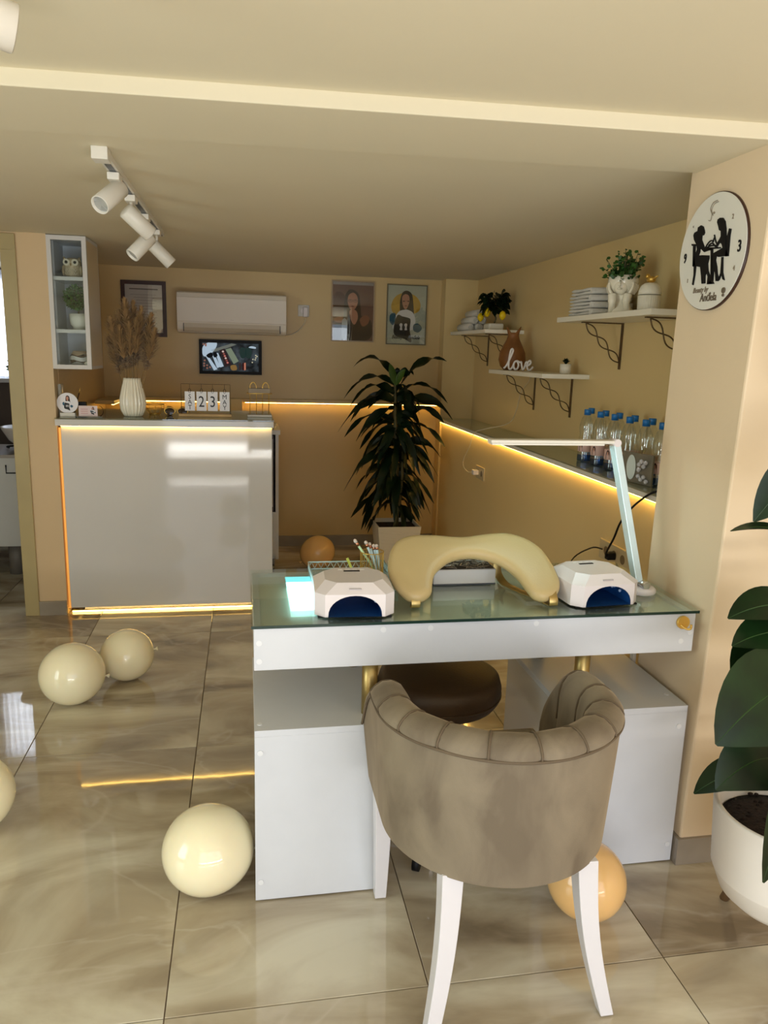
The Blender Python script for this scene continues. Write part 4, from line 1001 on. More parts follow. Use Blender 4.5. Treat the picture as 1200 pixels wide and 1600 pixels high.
# ------------------------------------------------------------------ washroom things
wv = thing('vanity_unit', (-1.55, 5.2, 0), 'white washroom vanity on short legs seen through the door', 'cabinet')
MB().box(-2.1, -1.335, 5.0, 5.5, .2, .765).build('body', mat('dim_white_vanity', (196, 196, 190), .4, var=.01), wv, bevel=.002)
MB().box(-2.12, -1.32, 4.98, 5.52, .765, .785).build('top', mat('grey_stone_top', (150, 140, 128), .3, var=.05), wv)
MB().tube([(-1.46, 4.994, .72), (-1.46, 4.994, .67), (-1.33, 4.994, .67)], .004, 6).build('handle', M_BLACK, wv)
for x in (-1.46, -2.0): MB().tube([(x, 5.1, 0), (x, 5.1, .2)], .05, 14).build('leg', mat('dim_leg_grey', (110, 104, 96), .5), wv)
wb = thing('wash_basin', (-1.33, 5.25, .785), 'grey-white bowl basin standing on the vanity', 'basin')
MB().lathe([(0, 0), (.06, 0), (.12, .05), (.16, .12), (.165, .135), (.157, .135), (.11, .06), (0, .02)], 36, (-1.38, 5.25, .8)).build('bowl', mat('basin_ceramic', (200, 194, 186), .2, var=.02), wb)
MB().tube(cr([(-1.52, 5.3, .79), (-1.5, 5.2, .81), (-1.4, 5.12, .83), (-1.34, 5.1, .86)], 4), .006, 6).build('hose', M_BLACK, wb)
sp_ = thing('sill_plant', (-1.72, 6.16, 1.2), 'small green plant on the washroom window sill', 'plant')
MB().lathe([(0, 0), (.03, 0), (.036, .05), (0, .05)], 16, (-1.66, 6.16, 1.2)).build('pot', M_BLACK, sp_)
tag(leafball(MB(), (-1.66, 6.15, 1.29), .06, 140, .04).build('foliage', M_LEAF_E, sp_, fix=False), kind='stuff')

# ------------------------------------------------------------------ back wall things
def tile_frame(name, x0, x1, z0, z1, label, fw, mfr, mpic, d=.018):
    t = thing(name, ((x0+x1)/2, YB, (z0+z1)/2), label, 'picture', 'framed pictures on the back wall')
    MB().box(x0, x0+fw, YB-d, YB, z0, z1).box(x1-fw, x1, YB-d, YB, z0, z1).box(x0+fw, x1-fw, YB-d, YB, z0, z0+fw).box(x0+fw, x1-fw, YB-d, YB, z1-fw, z1).build('frame', mfr, t)
    pic = MB().box(x0+fw, x1-fw, YB-d*.55, YB-.002, z0+fw, z1-fw).build('print', mpic, t)
    MB().box(x0+fw, x1-fw, YB-d*.9, YB-d*.9+.001, z0+fw, z1-fw).build('glass', M_PANE, t)
    return t, pic
t, pic = tile_frame('certificate', -.835, -.535, 1.53, 1.905, 'dark wood framed certificate behind the pampas grass', .026, M_DKWOOD, M_PAPER)
MB().box(-.78, -.59, YB-.0108, YB-.0103, 1.845, 1.853).build('printed_title', mat('grey_ink', (110, 100, 100), .6, var=0), pic)
for k in range(13):
    z = 1.81-k*.019; MB().box(-.775+.02*(k % 3), -.60-.015*(k % 2), YB-.0108, YB-.0103, z, z+.003).build('printed_line', mat('pale_ink', (160, 150, 150), .6, var=0), pic)

# portrait photograph of a woman with glasses
t, pic = tile_frame('portrait_photo', .62, .935, 1.538, 1.968, 'portrait photo of a long-haired woman in dark jacket on the back wall', .008, mat('pale_frame', (170, 148, 116), .3, var=.02), mat('print_mauve_backdrop', (120, 84, 72), .5, var=.05))
def pf(parent, name, pts, m, d, k=5, y=YB):
    P = [(p.x, p.y) for p in cr(pts, k, True)]
    return MB().prism(P, .0003, Matrix.Translation((0, y-d, 0))).build(name, m, parent)
px, pz = .775, 1.75
MB().box(.63, .925, YB-.0112, YB-.0104, 1.938, 1.958).build('printed_strip', mat('print_pale_strip', (176, 168, 166), .6, var=.1), pic)
pf(pic, 'printed_chair', [(.64, 1.86), (.70, 1.88), (.73, 1.80), (.72, 1.66), (.64, 1.64)], mat('print_brown_shadow', (96, 56, 42), .6, var=.1), .0108)
pf(pic, 'printed_jacket', [(.64, 1.55), (.65, 1.66), (.70, 1.70), (.78, 1.72), (.86, 1.72), (.91, 1.69), (.922, 1.62), (.91, 1.57), (.86, 1.548), (.72, 1.548)], mat('print_dark_jacket', (50, 40, 36), .6, var=.15), .0114)
pf(pic, 'printed_hair', [(.71, 1.74), (.72, 1.86), (.75, 1.905), (.79, 1.90), (.82, 1.87), (.832, 1.79), (.84, 1.70), (.83, 1.62), (.80, 1.64), (.76, 1.68), (.72, 1.66)], M_HAIR, .0118)
pf(pic, 'printed_neck', [(.755, 1.76), (.80, 1.76), (.815, 1.71), (.79, 1.66), (.76, 1.70)], M_SKIN, .012)
pf(pic, 'printed_face', [(.738, 1.82), (.745, 1.865), (.777, 1.885), (.806, 1.862), (.812, 1.815), (.795, 1.775), (.773, 1.762), (.75, 1.78)], M_SKIN, .0122)
for x in (.757, .793): MB().tube([(x+.0145*cos(a), YB-.0128, 1.828+.010*sin(a)) for a in [2*pi*k/16 for k in range(16)]], .0012, 4, closed=True).build('printed_glasses', M_INK, pic)
pf(pic, 'printed_mouth', [(.762, 1.79), (.775, 1.793), (.788, 1.79), (.775, 1.785)], mat('print_red_lip', (130, 50, 50), .6, var=0), .0127, 3)
for x in (.757, .793): pf(pic, 'printed_eye', [(x-.006, 1.83), (x, 1.833), (x+.006, 1.83), (x, 1.827)], M_INK, .0127, 3)
pf(pic, 'printed_hand', [(.83, 1.70), (.87, 1.73), (.90, 1.71), (.89, 1.67), (.85, 1.65)], mat('print_hand', (150, 96, 72), .6, var=.05), .0124)
pf(pic, 'printed_hand', [(.645, 1.70), (.69, 1.715), (.71, 1.69), (.69, 1.67), (.65, 1.675)], mat('print_hand', (150, 96, 72), .6, var=.05), .0124)
pf(pic, 'printed_drink', [(.70, 1.56), (.70, 1.69), (.735, 1.69), (.735, 1.56)], mat('print_pale_blue', (150, 160, 172), .5, var=.1), .0126, 2)
# poster with printed woman in apron
t, pic = tile_frame('salon_poster', 1.027, 1.328, 1.528, 1.958, 'white poster with woman in black apron, yellow wash and script lettering', .007, mat('grey_green_frame', (110, 104, 80), .4, var=.02), mat('print_white_sheet', (196, 200, 184), .5, var=.02))
pf(pic, 'printed_yellow_wash', [(1.06, 1.80), (1.09, 1.87), (1.16, 1.90), (1.24, 1.88), (1.28, 1.82), (1.25, 1.76), (1.10, 1.74)], mat('print_yellow_wash', (206, 166, 60), .6, var=.12, scale=20), .0105)
S3 = .40; cx, cz = 1.165, 1.715
portrait(pic, cx, YB-.0104, cz, S3)
for x in (cx-.012, cx+.022): pf(pic, 'printed_eye', [(x-.008, cz+.125), (x, cz+.129), (x+.008, cz+.125), (x, cz+.121)], M_INK, .0125, 3)
pf(pic, 'printed_mouth', [(cx-.006, cz+.093), (cx+.005, cz+.096), (cx+.016, cz+.093), (cx+.005, cz+.089)], mat('print_red_lip', (130, 50, 50), .6, var=0), .0125, 3)
text('lettering', 'Beauty by Anđela', .037, M_INK, pic, facing_cam(1.175, YB-.0125, 1.582), .0006, sx=.8, shear=.35, bold=.0006)

# air conditioner
ac = thing('air_conditioner', (-.09, 5.58, 1.56), 'white wall-mounted air conditioner above the small screen', 'air conditioner')
pr_ = [(5.68, 1.835), (5.53, 1.838), (5.50, 1.828), (5.490, 1.80), (5.487, 1.63), (5.497, 1.585), (5.52, 1.568), (5.60, 1.562), (5.68, 1.57)]
def extr(pr, x0, x1):
    k = len(pr); vs = [(x0, y, z) for y, z in pr]+[(x1, y, z) for y, z in pr]
    return MB().add(vs, [tuple(range(k)), tuple(reversed(range(k, 2*k)))]+[(i, i+k, (i+1) % k+k, (i+1) % k) for i in range(k)])
extr(pr_, -.452, .288).build('housing', M_AC, ac, bevel=.006, seg=3)
extr([(5.4865, 1.80), (5.484, 1.795), (5.481, 1.64), (5.484, 1.634), (5.490, 1.634)], -.45, .286).build('front_panel', mat('bright_appliance_plastic', (232, 224, 212), .35, var=.01), ac, bevel=.001)
extr([(5.487, 1.628), (5.4865, 1.60), (5.50, 1.578), (5.515, 1.572), (5.515, 1.60)], -.405, .24).build('louvre', mat('louvre_beige', (204, 192, 170), .4, var=.01), ac)
for x in (-.41, .242): MB().box(x, x+.004, 5.482, 5.50, 1.572, 1.626).build('gap', M_INK, ac)
text('mark', '• —', .012, mat('silver_print', (150, 146, 140), .4, var=0), ac, facing_cam(-.082, 5.4805, 1.655), .0003)
# wall screen
tv = thing('wall_screen', (-.1, YB-.03, 1.4), 'small black-framed screen showing makeup tools', 'screen')
x0, x1, z0, z1, yt = -.317, .12, 1.283, 1.523, YB-.05
fr = MB().box(x0, x1, yt+.004, YB-.005, z0, z1).build('housing', M_BLACK, tv, bevel=.002)
b_ = .022
MB().box(x0, x0+b_, yt, yt+.004, z0, z1).box(x1-b_, x1, yt, yt+.004, z0, z1).box(x0+b_, x1-b_, yt, yt+.004, z0, z0+b_).box(x0+b_, x1-b_, yt, yt+.004, z1-b_, z1).build('bezel', M_BLACK, tv)
def scr(name, c, s=.7): return mat('screen_'+name, (8, 8, 8), .5, var=0, spec=.15, emis=c, estr=s)
def scr_bg():
    m = bpy.data.materials.new('screen_slate'); m.use_nodes = True; nt = m.node_tree; b = nt.nodes['Principled BSDF']
    tc = nt.nodes.new('ShaderNodeTexCoord'); nz = nt.nodes.new('ShaderNodeTexNoise'); nz.inputs['Scale'].default_value = 18; nz.inputs['Detail'].default_value = 4
    rp_ = nt.nodes.new('ShaderNodeValToRGB'); rp_.color_ramp.elements[0].color = lin((16, 21, 24))+(1,); rp_.color_ramp.elements[1].color = lin((92, 104, 112))+(1,)
    rp_.color_ramp.elements[0].position = .35; rp_.color_ramp.elements[1].position = .75
    nt.links.new(tc.outputs['Object'], nz.inputs[0]); nt.links.new(nz.outputs['Fac'], rp_.inputs[0]); nt.links.new(rp_.outputs[0], b.inputs['Emission Color'])
    b.inputs['Emission Strength'].default_value = .5; b.inputs['Base Color'].default_value = (.008, .008, .008, 1); b.inputs['Roughness'].default_value = .5; b.inputs['Specular IOR Level'].default_value = .15
    return m
pic = MB().box(x0+b_, x1-b_, yt+.0025, yt+.0039, z0+b_, z1-b_).build('display', scr_bg(), tv)
# flat shapes of the picture on screen (u, v in 0..1200, 0..800 of a close look)
def UV(u, v): return (x0+(u-115)/980*(x1-x0), z1-(v-100)/560*(z1-z0))
def sh(name, pts, m, d=.0004, smooth=False):
    P = [UV(*p) for p in pts]
    if smooth: P = [(q.x, q.y) for q in cr(P, 4, True)]
    MB().prism(P, .0003, Matrix.Translation((0, yt+.0025-d, 0))).build(name, m, pic)
Wt = scr('white', (186, 206, 222)); Bk = scr('black', (10, 14, 18), .6)
sh('pictured_cloth', [(170, 230), (260, 150), (390, 150), (360, 260), (250, 370), (175, 360)], Wt, smooth=True)
sh('pictured_roll', [(300, 270), (620, 155), (700, 170), (560, 230), (340, 300)], scr('grey', (112, 116, 108)))
for k, (a, b) in enumerate((((215, 370), (380, 600)), ((310, 340), (430, 560)), ((370, 320), (480, 550)))):
    sh('pictured_brush', [(a[0], a[1]), (a[0]+40, a[1]-5), (b[0]+15, b[1]-20), (b[0]-40, b[1])], Wt, .0007)
sh('pictured_brush_head', [(225, 360), (300, 310), (330, 360), (270, 400)], Bk, .001, True)
sh('pictured_brush_head', [(330, 330), (370, 300), (400, 360), (350, 390)], Bk, .001, True)
sh('pictured_palette', [(430, 270), (510, 240), (620, 500), (520, 540)], scr('dkbrown', (50, 34, 34)), .0008)
for k in range(6): u, v = 485+k*14, 290+k*36; sh('pictured_pan', [(u-18, v), (u, v-18), (u+18, v), (u, v+16)], scr('pan%d' % (k % 3), ((220, 190, 180), (150, 84, 76), (206, 120, 110))[k % 3]), .0012, True)
sh('pictured_box', [(525, 255), (610, 225), (730, 440), (650, 490)], scr('olive', (128, 140, 118)), .0009)
for u in (800, 885): sh('pictured_compact', [(u-55, 300), (u-35, 220), (u+30, 225), (u+55, 300), (u+30, 380), (u-30, 385)], scr('deepgreen', (34, 54, 50)), .001, True)
for u, c in ((750, (60, 40, 40)), (800, (60, 20, 20)), (828, (204, 130, 104))): sh('pictured_pencil', [(u-13, 470), (u+13, 460), (u+13, 580), (u-13, 590)], scr('pencil%d' % u, c), .001)
for u, v in ((1000, 340), (1020, 355), (1000, 380), (955, 405), (990, 410), (945, 455)): sh('pictured_bead', [(u-12, v), (u, v-12), (u+12, v), (u, v+12)], scr('bead', (206, 200, 170)), .001, True)
for u, v in ((190, 490), (235, 520), (190, 530), (280, 550), (235, 565), (200, 440), (185, 180), (220, 180), (220, 200)): sh('pictured_bead', [(u-16, v), (u, v-16), (u+16, v), (u, v+16)], scr('copperbead', (150, 104, 88)), .001, True)
sh('pictured_brush_tip', [(890, 215), (930, 190), (1000, 205), (990, 230)], Wt, .001, True)
sh('pictured_powder', [(600, 520), (680, 505), (700, 580), (620, 590)], scr('gold', (140, 108, 60)), .001, True)

# wall socket by the air conditioner
def socket(loc, ax, label, w=.08, n=1, plugged=True, name='wall_socket'):
    """ax = 'y' : on a wall facing -Y ; 'x' : on a wall facing -X"""
    t = thing(name, loc, label, 'socket')
    x, y, z = loc
    def bx(a0, a1, d0, d1, z0_, z1_):
        return (x+a0, x+a1, y-d1, y-d0, z+z0_, z+z1_) if ax == 'y' else (x-d1, x-d0, y+a0, y+a1, z+z0_, z+z1_)
    MB().box(*bx(-w/2, w/2, 0, .009, -.04, .04)).build('plate', M_WHITE_GL if ax == 'y' else mat('beige_socket_plate', (196, 178, 140), .3, var=.01), t, bevel=.002)
    for k in range(n):
        c = (k-(n-1)/2)*.07
        if ax == 'y': MB().tube([(x+c, y-.0095, z), (x+c, y-.006, z)], .02, 20).build('outlet', M_BLACK if not plugged else M_PLASTIC, t)
        else: MB().tube([(x-.0095, y+c, z), (x-.006, y+c, z)], .019, 20).build('outlet', mat('shadow_beige', (120, 100, 70), .5, var=0), t)
    return t
t = socket((.42, YB, 1.745), 'y', 'white wall socket right of the air conditioner with a plug in it')
pl_ = thing('power_plug', (.43, YB-.01, 1.74), 'white plug and cable from the air conditioner', 'plug')
MB().box(.415, .448, YB-.045, YB-.0095, 1.70, 1.77).build('plug_body', M_PLASTIC, pl_, bevel=.005)
MB().tube(cr([(.432, YB-.03, 1.70), (.425, YB-.02, 1.66), (.39, YB-.012, 1.61), (.33, YB-.01, 1.575), (.285, YB-.03, 1.57)], 6), .0035, 7).build('cable', M_CABLE_W, pl_)
# sockets on the right half wall
socket((1.45, 4.53, .745), 'x', 'double beige socket under the lit ledge with a white charger', w=.16, n=2)
cg = thing('charger', (1.44, 4.56, .745), 'white charger plug with cable hanging up to the love sign shelf', 'charger')
MB().box(1.405, 1.4405, 4.545, 4.585, .73, .76).build('charger_body', M_PLASTIC, cg, bevel=.003)
MB().tube(cr([(1.405, 4.565, .745), (1.39, 4.62, .74), (1.39, 4.72, .76), (1.40, 4.75, .81), (1.395, 4.62, .90), (1.40, 4.56, .99), (1.45, 4.52, 1.02), (1.60, 4.50, 1.06), (1.668, 4.56, 1.14), (1.668, 4.50, 1.25), (1.665, 4.36, 1.33), (1.64, 4.3, 1.37)], 6), .0022, 6).build('cable', M_CABLE_W, cg)
socket((1.45, 2.72, .70), 'x', 'beige triple socket low behind the desk lamp', w=.26, n=3)
ex = thing('power_cable', (1.44, 2.7, .7), 'black cable running from ledge down to the socket behind the desk', 'cable')
MB().box(1.405, 1.4405, 2.70, 2.73, .685, .715).build('plug', M_BLACK, ex, bevel=.004)
MB().tube(cr([(1.41, 2.715, .70), (1.385, 2.68, .72), (1.37, 2.60, .80), (1.375, 2.56, .88), (1.40, 2.50, .96), (1.43, 2.42, 1.015), (1.50, 2.35, 1.01)], 6), .004, 8).build('cord', M_BLACK, ex)
MB().tube(cr([(1.43, 2.8, .705), (1.40, 2.84, .70), (1.30, 2.8, .66), (1.2, 2.6, .60)], 6), .003, 8).build('cord', M_BLACK, ex)
sk2 = thing('power_strip', (1.41, 2.66, .66), 'white plug strip on the half wall just below the triple socket', 'power strip')
MB().box(1.41, 1.449, 2.56, 2.76, .635, .655).build('strip_body', M_PLASTIC, sk2, bevel=.004)
for y in (2.6, 2.66, 2.72): MB().tube([(1.43, y, .655), (1.43, y, .6565)], .013, 14).build('outlet', M_BLACK, sk2)
# white cable duct under the desk at the pillar
tag(MB().box(1.242, 1.254, 2.155, 2.175, .1, .66).build('cable_duct', M_WHITE_MT, None, (1.248, 2.165, .1), bevel=.001), 'thin white cable duct beside the pillar under the desk', 'cable duct')

# ------------------------------------------------------------------ shelves on the right wall
def shelf(y0, y1, ztop, label, brackets):
    t = thing('wall_shelf', (XR-.12, (y0+y1)/2, ztop), label, 'shelf', 'white shelves on scroll brackets')
    MB().box(1.432, XR, y0, y1, ztop-.022, ztop).build('board', mat('warm_white_board', (236, 230, 212), .35, var=.01), t, bevel=.001)
    return t
def bracket(parent, y, zt):
    d, h = .20, .205
    b = MB().box(XR-.006, XR-.0005, y-.008, y+.008, zt-h, zt).box(XR-d, XR-.006, y-.008, y+.008, zt-.005, zt).build('bracket', M_BRONZE, parent)
    p0 = Vector((XR-d+.02, y, zt-.006)); p1 = Vector((XR-.006, y, zt-h+.03)); ax = p1-p0; nn = Vector((ax.z, 0, -ax.x)).normalized()
    for s_ in (-1, 1):
        pts = [p0+ax*(i/24)+nn*s_*.016*sin(3*pi*i/24) for i in range(25)]
        MB().tube(pts, .003, 6).build('twist', M_BRONZE, b)
s1 = shelf(4.545, 5.35, 1.622, 'white bracket shelf nearest the far corner, with lemon tree', 0)
bracket(s1, 5.23, 1.600); bracket(s1, 4.68, 1.600)
s2 = shelf(3.585, 4.43, 1.386, 'lowest white bracket shelf, holding the love sign', 0)
bracket(s2, 4.30, 1.364); bracket(s2, 3.78, 1.364)
s3 = shelf(2.60, 3.45, 1.647, 'nearest white bracket shelf, holding folded towels', 0)
bracket(s3, 3.28, 1.625); bracket(s3, 2.72, 1.625)

# rolled towels on shelf one
random.seed(2)
rt = [(1.474, .026), (1.528, .026), (1.582, .026), (1.501, .071), (1.555, .071), (1.528, .116)]
rl = ['bottom row, nearest the shelf edge', 'bottom row, middle roll', 'bottom row, roll by the wall', 'second row, roll nearer the edge', 'second row, roll nearer the wall', 'roll on top']
for (x, z), l in zip(rt, rl):
    t = thing('rolled_towel', (x, 5.12, 1.622+z), 'white rolled towel on far shelf pyramid, '+l, 'towel', 'rolled towels on the far shelf')
    y0 = 4.985+random.uniform(-.012, .012)
    MB().tube([(x, y0, 1.622+z), (x, y0+.006, 1.622+z), (x, 5.12, 1.622+z), (x, 5.25, 1.622+z), (x, 5.256, 1.622+z)], [.017, .025, .0265, .025, .018], 16).build('roll', M_TOWEL, t)
    a0 = random.uniform(0, 6)
    MB().tube([(x+.0016*a*cos(a+a0), y0-.001, 1.622+z+.0016*a*sin(a+a0)) for a in [k*.5 for k in range(2, 27)]], .0032, 6).build('spiral_edge', M_TOWEL, t)
tag(MB().box(1.45, 1.52, 5.275, 5.345, 1.6225, 1.632).build('glass_dish', M_GLASS_CAB, None, (1.48, 5.31, 1.6225), bevel=.002), 'small clear dish at the far end of the far shelf', 'dish')
# lemon tree
lt = thing('lemon_tree', (1.55, 4.75, 1.622), 'small artificial lemon tree with yellow lemons in a white dish pot', 'plant')
MB().box(1.50, 1.60, 4.69, 4.81, 1.6225, 1.665).build('pot', M_CERAM_M, lt, bevel=.012, seg=3)
MB().tube(cr([(1.55, 4.75, 1.66), (1.56, 4.74, 1.70), (1.54, 4.76, 1.74), (1.55, 4.75, 1.80)], 4), .005, 8).build('trunk', M_STEM, lt)
lf = MB(); random.seed(21)
for i in range(170):
    a = random.uniform(0, 2*pi); e = random.uniform(-.9, 1.3); r_ = random.uniform(.02, .065)
    c = Vector((1.55+r_*cos(a), 4.75+r_*1.2*sin(a), 1.785+r_*1.1*sin(e))); tt = c+Vector((cos(a)*.045, sin(a)*.05, random.uniform(-.05, .03)))
    leafmesh(lf, c, tt, .034, .01, n=4, roll=random.uniform(-1.2, 1.2))
tag(lf.build('foliage', M_LEAF_D, lt, fix=False), kind='stuff')
for (x, y, z) in ((1.49, 4.84, 1.705), (1.495, 4.72, 1.73), (1.555, 4.60, 1.708)):
    MB().lathe([(0, -.028), (.008, -.025), (.019, -.01), (.021, .004), (.014, .02), (.005, .027), (0, .029)], 16, (x, y, z)).build('lemon', M_LEMON, lt)
    MB().tube([(x, y, z+.028), (1.54, 4.76, 1.79)], .0015, 5).build('twig', M_STEM, lt)
# wooden tulip vase and love sign
wt = thing('wooden_vase', (1.542, 4.345, 1.386), 'amber wooden bottle-shaped vase with notched neck behind the love sign', 'vase')
mb = MB(); prof = [(0, 0), (.045, 0), (.068, .022), (.079, .058), (.074, .1), (.055, .142), (.038, .175), (.031, .20), (.034, .222), (.030, .222), (.027, .20), (.03, .17)]
n = 48; vs = []
for r_, z in prof:
    for q in range(n):
        a = 2*pi*q/n; lift = max(0, abs(cos(a+R(20)))-.45)/.55 if z > .21 else 0
        rr_ = r_*(1+.28*lift); vs.append((1.542+rr_*cos(a), 4.345+rr_*sin(a), 1.3865+z-.008*(z > .21)+.034*lift))
mb.add(vs, [(p*n+q, p*n+(q+1) % n, (p+1)*n+(q+1) % n, (p+1)*n+q) for p in range(len(prof)-1) for q in range(n)], True).build('body', M_WOOD, wt)
lv = thing('love_sign', (1.46, 4.1, 1.386), 'white script sign spelling love on the lowest shelf', 'sign')
# strokes in (a, b): a metres to the right, b up; the sign faces the room on a slant
LS = [[(0, .012), (.018, .03), (.042, .075), (.056, .108), (.050, .120), (.040, .108), (.032, .06), (.032, .02), (.042, .008), (.056, .016), (.068, .04)],
      [(.092, .054), (.074, .05), (.066, .03), (.074, .010), (.090, .010), (.100, .03), (.092, .052), (.106, .048), (.118, .05)],
      [(.118, .05), (.122, .028), (.130, .008), (.142, .022), (.150, .05), (.158, .046)],
      [(.152, .03), (.170, .034), (.182, .046), (.176, .058), (.162, .048), (.160, .02), (.172, .007), (.188, .014), (.198, .026)]]
e1 = Vector((.55, -.83, 0)).normalized()
for k, s_ in enumerate(LS):
    o0 = Vector((1.452, 4.215, 1.3865))
    MB().tube(cr([o0+e1*a+Vector((0, 0, b)) for a, b in s_], 6), .0058, 8).build('letter', mat('white_painted_wood', (232, 226, 222), .4, var=.01), lv)
# succulent
sc2 = thing('succulent', (1.6, 3.66, 1.386), 'tiny dark succulent in a white ribbed pot at lowest shelf end', 'plant')
SCY = 3.70
MB().lathe([(0, 0), (.024, 0), (.027, .004), (.0275, .048), (.024, .048), (.023, .042), (0, .042)], 64, (1.60, SCY, 1.3865), rib=20, ribd=.03).build('pot', M_CERAM_M, sc2)
for i in range(22):
    a = i*2.4; r_ = .008+.018*(i/22); leafmesh(MB(), (1.60, SCY, 1.43), (1.60+r_*cos(a), SCY+r_*sin(a), 1.465-.018*(i/22)), .013, .006, n=4, cup=.5).build('leaf', M_LEAF_D, sc2, fix=False)
# folded towels on shelf three
for k in range(4):
    y = 3.235; z = 1.648+k*.029
    t = thing('folded_towel', (1.54, y, z), 'folded white towel on the near shelf, '+('lowest of four', 'second from bottom', 'third from bottom', 'topmost of four')[k], 'towel', 'folded towels on the near shelf')
    w = .118-.004*k; jit = random.uniform(-.008, .008); x0, x1 = 1.448+random.uniform(0, .008), 1.655
    for j in range(2):
        m = MB(); n = 14; vs = []; zz = z+.0005+j*.0145
        hh = .0076
        pr2 = [(x0+.004, .0125), (x0-.002, .0076), (x0+.004, .0022), (x0+.02, .0008), (1.55, .0006), (x1-.01, .001), (x1, .0074), (x1-.01, .0135), (1.55, .0146), (x0+.02, .0142)]
        for i in range(n+1):
            f = i/n; yy = 3.275+jit-w+2*w*f; e = (1-abs(2*f-1)**8); 
            for a, b in pr2: vs.append((1.55+(a-1.55)*(.9+.1*e), yy, zz+.0074+(b-.0074)*(.25+.75*e)+(.0016*sin(9*f+k*2+j) if b > .01 else 0)))
        q = len(pr2); fs = [(i*q+c, i*q+(c+1) % q, (i+1)*q+(c+1) % q, (i+1)*q+c) for i in range(n) for c in range(q)]+[tuple(reversed(range(q))), tuple(n*q+c for c in range(q))]
        m.add(vs, fs, True).build('layer', M_TOWEL, t)
    # the rounded fold at the end nearest the viewer
    MB().tube(cr([(x0+.006, 3.275+jit-w+.004, z+.0148), (1.55, 3.275+jit-w-.002, z+.0148+.001*k), (x1-.008, 3.275+jit-w+.004, z+.0148)], 5), .0132, 12).build('fold', M_TOWEL, t)
# face planter with green shrub
random.seed(6)
fp = thing('face_planter', (1.535, 2.99, 1.647), 'white ceramic planter shaped as hands cupping a face, with round-leaf greenery', 'planter')
FC = Vector((1.53, 3.02, 1.648))
MB().lathe([(0, 0), (.05, 0), (.052, .012), (.034, .03), (.026, .055), (.034, .08), (.052, .10), (.062, .125), (.060, .15), (.055, .152), (.05, .13), (0, .11)], 32, FC).build('bowl', M_CERAM, fp)
fd = Vector((-.62, -.78, 0))
sdv = Vector((.78, -.62, 0))
MB().sphere(FC+fd*.03+Vector((0, 0, .115)), .036, 20, 14, sc=(.9, .9, 1.15)).build('face', M_CERAM, fp)
MB().tube([FC+fd*.066+Vector((0, 0, .128)), FC+fd*.074+Vector((0, 0, .110)), FC+fd*.066+Vector((0, 0, .106))], [.004, .006, .004], 8).build('nose', M_CERAM, fp)
MB().sphere(FC+fd*.063+Vector((0, 0, .096)), .009, 10, 8, sc=(1.1, 1.1, .5)).build('lips', M_CERAM, fp)
for s_ in (-1, 1):
    MB().tube(cr([FC+sdv*s_*.035+fd*.02+Vector((0, 0, .002)), FC+sdv*s_*.028+fd*.05+Vector((0, 0, .04)), FC+sdv*s_*.032+fd*.045+Vector((0, 0, .075))], 5), [.014]*6+[.017]*5, 12).build('forearm', M_CERAM, fp)
    for q in range(4):
        b = FC+sdv*s_*(.034+.004*q)+fd*(.045-.010*q)+Vector((0, 0, .078))
        MB().tube(cr([b, b+sdv*s_*.012+Vector((0, 0, .02)), b+sdv*s_*.014-fd*.006+Vector((0, 0, .045-.003*q))], 4), [.0065]*6+[.0055]*3, 8).build('finger', M_CERAM, fp)
gs = thing('green_shrub', FC+Vector((0, 0, .15)), 'bushy round-leaved green plant growing from the face planter', 'plant')
random.seed(14); lf = MB(); stm = MB()
for i in range(64):
    a = random.uniform(0, 2*pi); e = random.uniform(.1, 1.45); L = random.uniform(.06, .115)
    tipv = FC+Vector((L*.9*cos(a)*cos(e), L*1.0*sin(a)*cos(e), .135+L*sin(e)*1.05)); b = FC+Vector((.02*cos(a), .02*sin(a), .12))
    stm.tube([b, b.lerp(tipv, .5)+Vector((0, 0, .01)), tipv], .0012, 4)
    for j in range(9):
        f = .3+.7*j/8; c = b.lerp(tipv, f); aa = random.uniform(0, 2*pi); o_ = Vector((cos(aa), sin(aa), random.uniform(-.3, .8))).normalized()
        s_ = o_.cross(Vector((random.gauss(0, 1), random.gauss(0, 1), random.gauss(0, 1)))).normalized(); L2 = random.uniform(.012, .02)
        lf.add([c, c+o_*L2*.4+s_*L2*.45, c+o_*L2*.9+s_*L2*.3, c+o_*L2*1.05, c+o_*L2*.9-s_*L2*.3, c+o_*L2*.4-s_*L2*.45], [(0, 1, 2, 3, 4, 5)])
stm.build('stems', M_STEM, gs); tag(lf.build('foliage', M_LEAF_E, gs, fix=False), kind='stuff')
# ribbed jar with gold bird
jr = thing('ribbed_jar', (1.54, 2.83, 1.647), 'white ribbed lidded jar with a gold bird knob', 'jar')
JC = (1.545, 2.825, 1.648)
MB().lathe([(0, 0), (.040, 0), (.042, .004), (.043, .060), (.041, .062)], 96, JC, rib=32, ribd=.02).build('body', M_CERAM_M, jr)
ld = MB().lathe([(.043, .0645), (.042, .08), (.035, .098), (.022, .108), (0, .111)], 96, JC, rib=32, ribd=.015).build('lid', M_CERAM_M, jr)
J = Vector(JC)
MB().sphere(J+Vector((0, 0, .122)), .014, 14, 10, sc=(1.2, 1.5, .9)).sphere(J+Vector((-.006, .018, .135)), .009, 12, 8).tube([J+Vector((0, -.012, .122)), J+Vector((.004, -.042, .132))], [.008, .002], 8).tube([J+Vector((-.008, .024, .135)), J+Vector((-.012, .036, .134))], [.003, .0004], 6).build('bird_knob', M_GOLD, ld)

